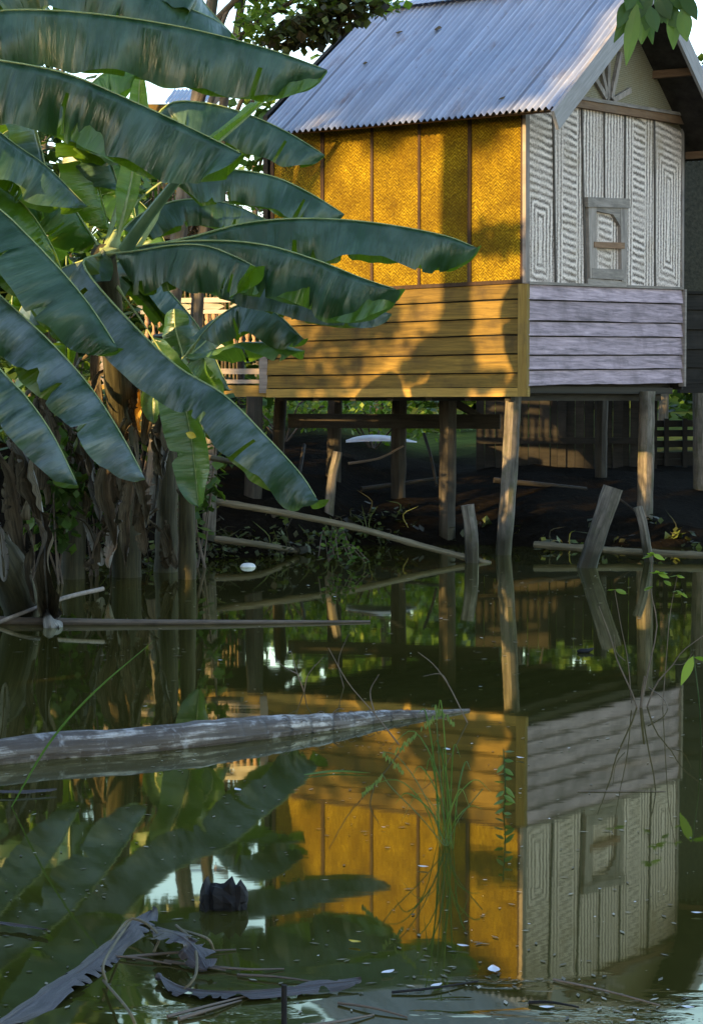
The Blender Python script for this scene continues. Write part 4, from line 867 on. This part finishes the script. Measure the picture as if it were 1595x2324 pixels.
o = mb.build('bank_weeds', M['fol_withered']); o['kind'] = 'stuff'; tag(o, 'low weeds and leaf litter along the muddy waterline', 'weeds')
# straw pile and cane fence behind the leaves
cf = thing('cane_fence', (P(425, 520, 24).x, 24, ground_z(-2, 24)), 'yellow cane fence glimpsed between banana leaves and veranda', 'fence')
mb = MB(); rr = random.Random(8)
for i in range(22):
    x = 350 + i*9; a = P(x+rr.uniform(-4, 4), 420+rr.uniform(-15, 15), 24); b = V((P(x, 600, 24).x, 24, ground_z(-2, 24)-.1)); mb.tube([b, a.lerp(b, .5), a], .016, 6, rnd=rr.random())
mb.build('canes', M['dead'], cf, True)
mb = MB(); mb.beam(P(345, 500, 23.95), P(555, 498, 23.95), .03, .05); mb.build('rail', M['dead'], cf)
mb = MB(); rr = random.Random(12); c = P(465, 505, 22.8)
pg = thing('straw_rack', (c.x, c.y, ground_z(c.x, c.y)), 'rack of grey brown straw seen under the arching banana leaf', 'straw rack')
for i in range(900):
    p = c + V((rr.gauss(0, .28), rr.gauss(0, .2), rr.gauss(0, .16))); d = V((rr.uniform(-1, 1), rr.uniform(-1, 1), rr.uniform(-.7, .7))).normalized()*rr.uniform(.05, .16); b = d.cross(V((0, 0, 1))).normalized()*.008
    mb.face([p-d-b, p+d-b, p+d+b, p-d+b], None, rr.random())
mb.build('straw', M['fol_dry'], pg)
mb = MB()
for dx in (-.4, .4): mb.tube([V((c.x+dx, c.y, ground_z(c.x, c.y)-.1)), V((c.x+dx, c.y, c.z))], .04, 8)
mb.box(c+V((0, 0, -.18)), 1.1, .6, .05); mb.build('rack', M['post_dark'], pg, True)

# ------------------------------------------------------------------ trees outside the frame to the left: they shade all but a patch of the hut
PERP = V((-SDIR.y, SDIR.x, 0)); TE = math.tan(SUN_EL)
REF = C0.dot(SDIR)
def sunpos(p, q, t):      # p across the beam, q height of the shadow on the hut wall, t metres from the wall towards the sun
    v = PERP*p + SDIR*(REF + t); v.z = q + TE*t; return v
pC = C0.dot(PERP); pL = (C0+U*LS).dot(PERP)
rr = random.Random(33)
def canopy(p0, p1, q0, q1, t): return [(sunpos(p+rr.uniform(-.12, .12), q+rr.uniform(-.12, .12), t+rr.uniform(-.7, .7)), (.42, .42, .36)) for p in [p0+.3+.55*i for i in range(max(1, int((p1-p0)/.55)))] for q in [q0+.3+.5*j for j in range(max(1, int((q1-q0)/.5)))]]
for i, (p0, p1, q0, q1, pt_, t, n, lab) in enumerate(((pC+.65, pC+3.0, -2.6, 7.5, pC+1.6, 15, 8500, 'dense tree left of the frame nearest the pond'), (pC+3.0, pC+6.4, -2.6, 7.5, pC+4.7, 16, 9000, 'dense tree left of the frame, second from the pond'),
        (pC+6.4, pC+9.5, -2.6, 7.5, pC+8, 16.5, 8000, 'dense tree left of the frame, behind the viewer'), (pL-4.5, pL+.3, 3.82, 7.5, pL-1.6, 17, 5000, 'tall tree left of the frame on the far side'), (pL+.3, pC+.3, 3.82, 7.5, pL-.35, 21, 4500, 'tallest tree left of the frame with a high crown'))):
    b = sunpos(pt_, 0, t); b.z = max(.1, ground_z(b.x, b.y))
    tree('tree', b, sunpos(pt_, 5.6, t), .16, lab, canopy(p0, p1, q0, q1, t), M['fol_dark'], n, .42, 700+i, group='trees left of the frame')
for i, (p0, p1, t, n, lab) in enumerate(((pL-2.2, pL+.7, 14.5, 5500, 'low bushy tree added unseen left of the frame, on the far side'), (pL+.7, pC-.4, 13.5, 5500, 'low bushy tree added unseen left of the frame, beside the slim tree'))):
    b = sunpos((p0+p1)/2, 0, t); b.z = max(.1, ground_z(b.x, b.y)); tree('tree', b, sunpos((p0+p1)/2, .5, t), .08, lab, canopy(p0, p1, -3.2, .75, t), M['fol_dark'], n, .34, 760+i, group='trees left of the frame')  # unseen bushes added to keep low sun off the stems and bank
p0, p1, t = pC-.35, pC+.8, 13.0
b = sunpos(pC+.2, 0, t); b.z = max(.1, ground_z(b.x, b.y)); tree('tree', b, sunpos(pC+.2, .1, t), .06, 'low bush tree added unseen left of the frame, below the dense tree', canopy(p0, p1, -3.2, .35, t), M['fol_dark'], 3200, .3, 765, group='trees left of the frame')  # unseen bush added to block low sun under the hut
# slim trunk that throws the upright shadow on the golden wall, with a leafy tangle on it
s1 = on_side(1034, 600)[0]; pt = (C0 + U*s1).dot(PERP); t1 = 9.0; base = sunpos(pt, 0, t1 + (C0+U*s1).dot(SDIR)-REF); b0 = V((base.x, base.y, .1))
st = thing('slim_tree', b0, 'slim tree with a leafy tangle on its stem, left of the frame', 'tree'); mb = MB()
q = lambda dp, qz: sunpos(pt+dp, qz, t1 + (C0+U*s1).dot(SDIR)-REF)
mb.tube(spline([b0+V((0, 0, -.4)), q(.02, 1.8), q(0, 2.8), q(.02, 4.2), q(0, 6)], 18), .15, 10, rough=.08)
mb.build('trunk', M['post'], st, True); mb = MB(); rr = random.Random(91)
for dp, qz, rx, rz, n in ((-.10, 1.72, .44, .18, 420), (-.02, 1.98, .2, .2, 160), (-.4, 1.58, .2, .10, 110), (.3, 1.50, .28, .07, 120), (.42, 2.70, .62, .10, 210)): leaves(mb, q(dp, qz), (rx*.8, rx*.6, rz), n, .13, rr)
leaves(mb, q(0, 6.5), (1.2, 1.2, .8), 500, .3, rr); mb.build('crown', M['fol_dark'], st)
# low reeds further along that dapple the left half of the plank wall
lr = thing('shrub', sunpos(pL+.6, 0, 12.0), 'loose shrub left of the frame between the trees', 'shrub'); lr.location.z = .2; mb = MB()
for j in range(12): leaves(mb, sunpos(lerp(pL-.2, pL+1.25, rr.random()), rr.uniform(.9, 2.05), 12+rr.uniform(-.3, .3)), (.35, .35, .28), 60, .17, rr)
mb.build('foliage', M['fol_dark'], lr); mb = MB()
for j in range(5): mb.tube([V((lr.location.x, lr.location.y, 0)), sunpos(pL+.2+.3*j, 1.6, 12)], .02, 6)
mb.build('stem', M['twig'], lr, True)

# ------------------------------------------------------------------ stumps and poles in the water
def post(pts, r0, r1, lab, seed, mat='post', name='stump', cat='stump', Y=None, tip=True, rough=.12):
    b = W(*pts[-1]); Yb = b.y if Y is None else Y; a = [P(x, y, Yb) for x, y in pts]; d = (a[-1]-a[-2]).normalized(); a.append(a[-1]+d*.45)
    path = spline(a, 20); mb = MB(); mb.tube(path, [lerp(r0, r1, i/20)*(1+.05*noise.noise(V((i*.6, seed*2.7, 3)))) for i in range(21)], 16, rnd=rng.random(), rough=rough, seed=seed, ridges=6)
    return tag(mb.build(name, M[mat], None, True), lab, cat)
post([(1390, 1106), (1360, 1197), (1331, 1288)], .076, .072, 'thick sawn stump leaning right out of the water', 1)
post([(1060, 1146), (1068, 1200), (1071, 1277)], .052, .060, 'short upright stump with a broken pale top in the water', 2)
post([(1446, 1150), (1458, 1190), (1472, 1275)], .035, .04, 'thin crooked stump in front of the right stilt', 3)
post([(766, 1025), (752, 1100), (741, 1235)], .042, .048, 'tall mossy broken post under the hut at the centre', 4)
post([(478, 985), (477, 1100), (474, 1262)], .055, .06, 'grey upright post behind the hanging banana leaf tip', 5)
def pole(pts, r0, r1, lab, mat='bamboo', name='bamboo_pole', cat='pole', nodes=True, seg=10, n=30, rough=.04):
    path = spline(pts, n); mb = MB(); rad = [lerp(r0, r1, i/n)*(1.18 if nodes and i % 6 == 3 else 1) for i in range(n+1)]; mb.tube(path, rad, seg, rnd=rng.random(), rough=rough)
    return tag(mb.build(name, M[mat], None, True), lab, cat)
pole([P(486, 1138, 17.2), P(620, 1160, 17.1), P(800, 1196, 16.9), P(960, 1240, 16.7), W(1112, 1280, -.01)], .03, .024, 'long pale bamboo pole slanting down into the water under the hut')
pole([P(490, 1224, 16.9), P(590, 1236, 16.8), W(692, 1254, .01)], .032, .022, 'short bamboo pole lying on the muddy edge beside the white cup')
pole([W(1212, 1236, .10), W(1400, 1250, .07), W(1610, 1262, .05)], .03, .03, 'straight bamboo pole floating behind the leaning stump')
pole([W(-20, 1408, .02), W(240, 1412, .015), W(520, 1412, .012), W(840, 1411, .004)], .026, .008, 'long thin dark stick lying on the water before the banana clump', 'twig', 'stick', 'stick', False)
pole([W(0, 1412, .02), P(60, 1388, 11.9), P(150, 1356, 12.2), P(235, 1336, 12.4)], .012, .014, 'bare forked branch rising from the water at the left edge', 'trim_grey', 'branch', 'branch', False)
pole([P(462, 1036, 15.0), P(548, 1052, 14.7)], .022, .018, 'short pale bamboo offcut beside the grey upright post')
pole([P(790, 1052, 19.5), P(860, 1040, 19.5), P(915, 1012, 19.6)], .014, .01, 'thin curved stick on the bank near the pale boat', 'twig', 'stick', 'stick', False)
for (x0, y0, x1, y1, Ya, Yb, rr_, lab) in ((690, 1010, 655, 1190, 20.5, 19.0, .02, 'thin dark stick leaning on the left rear stilt'), (962, 985, 990, 1100, 20.4, 19.6, .018, 'thin grey stick leaning beside the middle stilt'), (1120, 1090, 1330, 1110, 20.2, 20.4, .03, 'dark pole lying on the bank behind the corner stilt'),
        (820, 1110, 1000, 1085, 20.0, 20.4, .025, 'dark driftwood branch lying on the bank between the stilts'), (1395, 1125, 1455, 1175, 19.4, 19.2, .012, 'thin stick leaning on the right stilt'), (690, 1150, 900, 1175, 19.1, 19.3, .022, 'dark stick half buried in the bank mud')):
    pole([P(x0, y0, Ya), P((x0+x1)/2+3, (y0+y1)/2, (Ya+Yb)/2), P(x1, y1, Yb)], rr_, rr_*.7, lab, 'post_dark', 'stick', 'stick', False, 8, 12)
# fallen trunk in the foreground
pts = [(-60, 1722, 46), (120, 1702, 48), (300, 1690, 47), (480, 1672, 44), (640, 1655, 36), (780, 1640, 27), (880, 1628, 18), (980, 1620, 10), (1064, 1612, 4)]
ax = []; rad = []
for x, y, r in pts:
    b = W(x, y + r*.30); c = P(x, y, b.y); ax.append(c); rad.append(r*.84*mpp(b.y))
path = spline(ax, 60); rads = []
for i in range(61):
    t = i/60*(len(rad)-1); k = min(int(t), len(rad)-2); r = lerp(rad[k], rad[k+1], t-k)
    ring = 1 + (.10*(1-((i*.9) % 3)/3) if i > 20 else .04*noise.noise(V((i*.35, 2, 1)))); rads.append(r*ring)
mb = MB(); mb.tube(path, rads, 30, rnd=.75, rough=.11, seed=4)
rr = random.Random(6)
for i in range(26):      # fibres that fray from the ringed bark
    k = rr.randint(30, 52); c = path[k]; r = rads[k]; an = rr.uniform(-.6, 2.2); p = c + V((0, -math.cos(an), math.sin(an)))*r; d = V((rr.uniform(.3, 1), rr.uniform(-.5, .1), rr.uniform(-.4, .5)))*r*1.1
    mb.tube(spline([p, p+d*.5+V((0, 0, .01)), p+d], 4), .0015, 4, rnd=.9)
tag(mb.build('fallen_log', M['log'], None, True), 'long grey fallen trunk floating across the foreground, tapering to the right', 'log')

# ------------------------------------------------------------------ weeds, twigs and litter in the foreground
gr = thing('grass_clump', W(1012, 1928), 'clump of green rice grass with nodding seed heads standing in the water', 'grass'); Yg = W(1012, 1928).y
mb = MB(); rr = random.Random(3); tops = [(985, 1600), (940, 1660), (1000, 1590), (965, 1615), (1030, 1690), (1055, 1730), (955, 1740), (990, 1680), (1010, 1740), (950, 1800), (1030, 1820), (995, 1820), (1005, 1700), (975, 1720), (1045, 1790)]
for x, y in tops + [(925, 1800), (1065, 1830), (1075, 1770), (900, 1770)]:
    bx = 1012+rr.uniform(-18, 18); by = 1925+rr.uniform(-8, 10); b = W(bx, by, -.01); ty = y; m_ = P(lerp(bx, x, .35), lerp(by, ty, .62), Yg); e = P(x, ty, Yg-rr.uniform(-.06, .08)); tip = P(x+(x-1010)*rr.uniform(.2, .8), ty+rr.uniform(5, 70), Yg-.02)
    blade(mb, [b, m_, e, tip], rr.uniform(.0010, .0022), rr.random(), 12)
mb.build('blades', M['weed'], gr)
for x, y, sgn in ((945, 1662, -1), (985, 1600, 1), (870, 1708, -1), (1000, 1612, -1), (866, 1760, 1)):      # seed heads
    mb = MB()
    for k in range(18): p = P(x + sgn*k*2.6*(1 if y < 1700 else -1) + rr.uniform(-2, 2), y + k*2.2 + rr.uniform(-4, 4), Yg-.02); big_leaf(mb, p, p+V((rr.uniform(-.006, .006), 0, -.016)), .0026, rr.uniform(.6, 1))
    mb.build('seed_head', M['weed'], gr)
mb = MB()
for pts in ([(1010, 1920), (960, 1800), (905, 1720), (868, 1706)], [(1008, 1920), (950, 1850), (890, 1790), (866, 1756)], [(1014, 1920), (1000, 1780), (990, 1640)], [(1016, 1920), (1040, 1860), (1095, 1790)]): mb.tube(spline(px(pts, Yg, Yg), 12), .0014, 5, rnd=.4)
mb.build('stalks', M['weed'], gr)
lw = thing('leafy_weed', W(1140, 1850), 'small bright leafy weed standing in the water right of the rice grass', 'plant'); Yw = W(1140, 1850).y; mb = MB(); ml = MB()
mb.tube(spline([W(1140, 1858, -.02), P(1146, 1800, Yw), P(1142, 1700, Yw)], 8), .002, 5); mb.build('stem', M['weed'], lw)
for k in range(15):
    y = 1705+k*10; x = 1143; sg = (-1)**k; p = P(x, y, Yw); e = P(x+sg*rr.uniform(10, 26), y+rr.uniform(-4, 26), Yw-.01); big_leaf(ml, p, e, .008, rr.uniform(.5, 1), .2)
ml.build('foliage', M['weed'], lw)
# bare forked twig with fresh shoots at the right
tw = thing('twig_shrub', W(1450, 1604), 'bare forked twigs with a few fresh green shoots rising from the water at the right', 'shrub'); Yt = W(1450, 1604).y; mb = MB(); ml = MB()
br = [([(1446, 1640), (1440, 1590), (1400, 1500), (1386, 1450), (1358, 1375)], .005, .002), ([(1462, 1622), (1486, 1556), (1525, 1510), (1548, 1478), (1598, 1440)], .004, .0016), ([(1452, 1618), (1470, 1520), (1490, 1420), (1476, 1340), (1479, 1262)], .004, .0016),
      ([(1432, 1596), (1424, 1500), (1408, 1420), (1394, 1338)], .0026, .0012), ([(1500, 1640), (1512, 1480), (1520, 1390), (1536, 1306)], .0022, .001), ([(1470, 1560), (1508, 1590), (1522, 1640), (1545, 1690)], .003, .001), ([(1450, 1640), (1457, 1570), (1462, 1535)], .008, .004), ([(1418, 1500), (1398, 1480), (1392, 1440)], .002, .001), ([(1526, 1508), (1552, 1506), (1570, 1482)], .002, .001)]
for pts, r0, r1 in br:
    mb.tube(spline(px(pts, Yt, Yt-.1), 10), [lerp(r0, r1, i/10) for i in range(11)], 6, rnd=.3)
mb.build('twigs', M['twig'], tw, True)
for x, y, s in ((1482, 1258, 1.2), (1492, 1300, 1.2), (1480, 1330, .9), (1396, 1338, 1.1), (1534, 1306, .9), (1545, 1345, .7), (1505, 1318, .8), (1535, 1340, .6)):
    ml = MB()
    for k in range(5): a = rr.uniform(-.4, 3.6); p = P(x, y, Yt-.08); e = P(x+math.cos(a)*22*s, y-math.sin(a)*12*s+8, Yt-.1); big_leaf(ml, p, e, .0085*s, rr.uniform(.75, 1), .2)
    ml.build('shoot', M['fol_bright'], tw)

gl = thing('broad_leaf_sprig', W(1575, 1700), 'single yellow-green leaf on a thin stalk at the right edge', 'sprig'); Yq = W(1575, 1700).y; mb = MB(); big_leaf(mb, P(1572, 1490, Yq), P(1544, 1552, Yq), .018, .8, .2); big_leaf(mb, P(1575, 1492, Yq), P(1615, 1500, Yq), .01, .5, .2); mb.build('leaf', M['fol_bright'], gl, True)
mb = MB(); mb.tube(spline([W(1590, 1700, -.02), P(1586, 1600, Yq), P(1573, 1488, Yq)], 8), .0022, 5); mb.build('stalk', M['weed'], gl)
# thin green blades at the left
for nm, pts, lab, wd in (('reed_blade', [(20, 1830), (110, 1690), (210, 1575), (352, 1452)], 'long thin green reed slanting across the fallen trunk at the left', .004),
                     ('floating_grass', [(690, 1758), (760, 1750), (840, 1754)], 'green grass blade lying flat on the water left of the rice grass', .004)):
    b = W(*pts[0]); mb = MB()
    a = [b+V((0, 0, -.02))] + [P(x, y, b.y-.1*i) for i, (x, y) in enumerate(pts[1:], 1)] if nm == 'reed_blade' else [W(x, y, .006) for x, y in pts]
    blade(mb, a, wd, .6, 16, V((0, -1, .5))); tag(mb.build(nm, M['weed']), lab, 'grass')
# bare twigs in the water
def twig(paths, Yb, lab, r=.003):
    mb = MB()
    for pts in paths: mb.tube(spline(px(pts, Yb, Yb), 10), [lerp(r, r*.4, i/10) for i in range(11)], 5, rnd=rng.random())
    return tag(mb.build('twig', M['twig'], None, True), lab, 'twig', 'bare twigs standing in the water')
twig([[(905, 1690), (850, 1620), (790, 1550), (745, 1470)], [(850, 1620), (840, 1570), (860, 1530)]], W(905, 1700).y, 'arched bare twig between fallen trunk and grass seed heads')
twig([[(690, 1570), (672, 1520), (660, 1475)], [(676, 1530), (640, 1510), (615, 1480)], [(690, 1570), (700, 1530), (735, 1490)]], W(690, 1570).y, 'three-pronged bare twig behind the fallen trunk')
twig([[(1060, 1640), (1020, 1560), (985, 1510), (948, 1480)], [(1020, 1560), (1000, 1530), (960, 1535)]], W(1060, 1640).y, 'bent bare twig beyond the tip of the fallen trunk')
twig([[(780, 1560), (768, 1500), (790, 1440)], [(772, 1520), (750, 1480)]], W(780, 1560).y, 'small upright twig on open water under the hut reflection', .0022)
twig([[(1310, 1796), (1400, 1795), (1500, 1796), (1530, 1804)]], W(1400, 1797).y, 'pale straight straw lying on the gable reflection', .0022)
# tangle of leafy runners at the central post
vn = thing('water_weed', W(745, 1285), 'trailing leafy runner at the foot of the mossy post', 'plant'); Yv = W(745, 1285).y; mb = MB(); ml = MB()
for k in range(9):
    x = 745; e = (x+rr.uniform(-60, 95), 1280+rr.uniform(-15, 0)); mid = ((x+e[0])/2, rr.uniform(1195, 1245)); pp = spline(px([(x, 1275), mid, e], Yv, Yv-.1), 10); mb.tube(pp, .004, 5)
    for q_ in pp[2:]: big_leaf(ml, q_, q_+V((rr.uniform(-.05, .05), -.02, rr.uniform(-.03, .04))), .014, rr.random(), .3)
mb.build('runner', M['twig'], vn); ml.build('foliage', M['fol_mid'], vn)
# floating cup, crushed bottle
cp = thing('foam_bowl', W(563, 1288), 'white foam bowl floating upside down near the muddy edge', 'bowl'); c = W(563, 1287, 0)
mb = MB(); mb.tube([c+V((0, 0, z)) for z in (-.01, .008, .022, .030, .033)], [.062, .060, .052, .036, .012], 18); mb.build('body', M['white'], cp, True)
mb = MB(); mb.tube([c+V((0, 0, z)) for z in (.0, .004, .010)], [.060, .064, .060], 18); mb.build('rim', M['white'], cp, True)
mb = MB(); c = W(580, 1254, .02); mb.tube([c+V((x, 0, 0)) for x in (-.06, -.055, -.02, .0, .02, .04, .05, .07)], [.015, .024, .022, .026, .024, .018, .009, .009], 12, rough=.2); tag(mb.build('plastic_bottle', M['sheet'], None, True), 'small crushed clear bottle floating behind the white cup', 'bottle')
mb = MB(); c = W(1330, 1478, .008); mb.tube(spline([c+V((-.05, 0, 0)), c, c+V((.04, .03, .012))], 8), [.004, .012, .016, .014, .016, .012, .009, .008, .004], 8, rough=.3); tag(mb.build('wood_scrap', M['char'], None, True), 'small dark scrap of wood floating on open water at the right', 'wood scrap')
rr = random.Random(31)
for i in range(12):
    x = rr.uniform(300, 1500); y = rr.uniform(2160, 2325); L_ = rr.uniform(40, 130); an = rr.uniform(-.35, .35)
    a_, m_, b_ = W(x-L_*math.cos(an), y-L_*math.sin(an), .004), W(x+rr.uniform(-8, 8), y+rr.uniform(-6, 6), .008), W(x+L_*math.cos(an), y+L_*math.sin(an), .003)
    pole([a_, m_, b_], rr.uniform(.003, .006), .002, 'thin rotten stick floating along the near edge of the pond', rr.choice(('twig', 'char', 'twig')), 'floating_stick', 'stick', False, 6, 12)['group'] = 'thin sticks floating near the viewer'
# rotten block and dead leaves at the lower left
mb = MB(); c = W(508, 2078, -.02); rr = random.Random(2); rows = []
prof = [(-.060, .5), (-.054, .95), (-.045, 1.2), (-.035, .8), (-.02, .95), (0, .85), (.02, 1.1), (.032, .8), (.042, 1.05), (.052, .7), (.060, .4)]
for x, k in prof:
    row = []
    for j in range(15):
        a = 2*math.pi*(j % 14)/14; sq = 1/max(abs(math.cos(a)), abs(math.sin(a)))**.8; r_ = .040*k*sq*(1+.55*noise.noise(V((x*60, (j % 14)*.9, 3))))
        row.append(c + V((x + .012*noise.noise(V((j % 14, x*30, 8))), math.cos(a)*r_, .045 + math.sin(a)*r_)))
    rows.append(row)
mb.grid(rows, [[(p[0], j*.02) for j in range(15)] for p in prof]); mb.face(rows[0][:-1][::-1]); mb.face(rows[-1][:-1])
tag(mb.build('rotten_block', M['char'], None, False), 'black rotten chunk of wood in the water at the lower left', 'wood block')
def water_leaf(pts, wd, lab, seed, mat='dead_grey', zs_=None):
    path = [W(x, y, .015 + (zs_[i] if zs_ else 0)) for i, (x, y) in enumerate(pts)]
    t = thing('dead_banana_leaf', path[0], lab, 'leaf', 'dead banana leaves in the near water')
    leaf_parts(path, wd, D2(4), D2(6), seed, M['dead_wet'], t, 9, 'blade', None, 'dead_wet', 1.1, .02, .004, .2, splits=10 if wd > .025 else 0); return t
water_leaf([(-30, 2340), (90, 2260), (200, 2190), (290, 2110), (345, 2068)], .048, 'large grey dead banana leaf lying on the water in the lower left corner', 901)
water_leaf([(360, 2215), (430, 2245), (560, 2250), (720, 2235), (820, 2225)], .03, 'long purple-grey dead leaf half sunk along the bottom', 902, 'dead_grey')
water_leaf([(350, 2110), (400, 2120), (440, 2150), (470, 2200)], .04, 'curled dead leaf beside the black rotten chunk', 903, 'dead_grey', (0, .05, .03, 0))
water_leaf([(-20, 2092), (40, 2098), (110, 2110)], .012, 'narrow pale dead leaf floating at the left edge', 904, 'dead_grey')
water_leaf([(-20, 1795), (50, 1795), (130, 1790)], .012, 'narrow pale leaf floating below the left end of the fallen trunk', 905, 'dead_grey')
mb = MB()
for pts in ([(250, 2140), (300, 2085), (360, 2120), (350, 2160)], [(242, 2230), (238, 2180), (300, 2085)], [(400, 2100), (440, 2140), (445, 2210), (415, 2250)], [(410, 2110), (470, 2130), (485, 2155)], [(235, 2225), (290, 2290), (310, 2330)]):
    n0 = len(pts)-1; mb.tube(spline([W(x, y, .01+.03*math.sin(math.pi*i/n0)) for i, (x, y) in enumerate(pts)], 12), .0035, 6, rnd=rng.random())
tag(mb.build('dry_vine', M['bamboo'], None, True), 'looping dry vine stalks in the water at the lower left', 'vine')
mb = MB(); a = W(645, 2335); mb.tube([a+V((0, 0, -.1)), a+V((0, 0, .02)), P(645, 2235, a.y)], .006, 8); tag(mb.build('stake', M['char'], None, True), 'thin dark stake with a pale tip at the bottom edge', 'stake')
flat_leaf(W(805, 2142, .003), .016, V((0, 0, 1)), 7, M['yellow'], 'fallen_leaf', 'small orange leaf floating below the golden reflection', 'leaf', asp=.6)
mb = MB(); rr = random.Random(123)
for i in range(1000):
    if i % 3: x = rr.uniform(-20, 1615); y = rr.uniform(1300, 2330)
    else: k_ = rr.choice(((1050, 2215), (1480, 2290), (600, 1335), (300, 1700), (880, 1680), (1300, 1330), (150, 1460))); x = rr.gauss(k_[0], 150); y = rr.gauss(k_[1], 22)
    c = W(x, y, .0025); r_ = rr.uniform(.002, .009)*(1 if y > 1500 else 1.8); a = rr.uniform(0, 6.28); d1 = V((math.cos(a), math.sin(a), 0))*r_*rr.uniform(.8, 2.2); d2 = V((-math.sin(a), math.cos(a), 0))*r_*.6
    mb.face([c-d1, c-d2, c+d1, c+d2], None, rr.random())
o = mb.build('floating_debris', M['litter']); o['kind'] = 'stuff'; tag(o, 'tiny bits of leaf and dust floating on the pond', 'debris')
# specks of petals and scum on the surface
rr = random.Random(77)
spots = [(960, 1970, 12), (1015, 1703, 12), (1180, 1722, 10), (1120, 2205, 26), (1050, 2150, 14), (1240, 2290, 16), (990, 2240, 16), (1100, 2000, 5), (880, 2210, 18), (700, 1330, 6), (760, 1356, 6), (1000, 1405, 5), (1070, 1690, 5), (1290, 1700, 4), (870, 1880, 5), (1440, 2050, 5), (1360, 2020, 4), (540, 1795, 14), (1580, 2075, 12), (1560, 2290, 14), (1480, 1630, 4), (1090, 1560, 4), (1200, 2100, 4), (1430, 2320, 12), (500, 1500, 6), (330, 1605, 5)]
for k in range(34): spots.append((rr.uniform(650, 1595), rr.uniform(1400, 2320), rr.uniform(1.5, 4)))
for i, (x, y, r) in enumerate(spots):
    c = W(x, y, .003); flat_leaf(c, r*mpp(c.y)*1.1, V((0, 0, 1)), 800+i, M['foam'], 'floating_petal', 'pale petal floating flat on the pond', 'petal', 'pale petals on the pond', curl=.15, asp=.5)
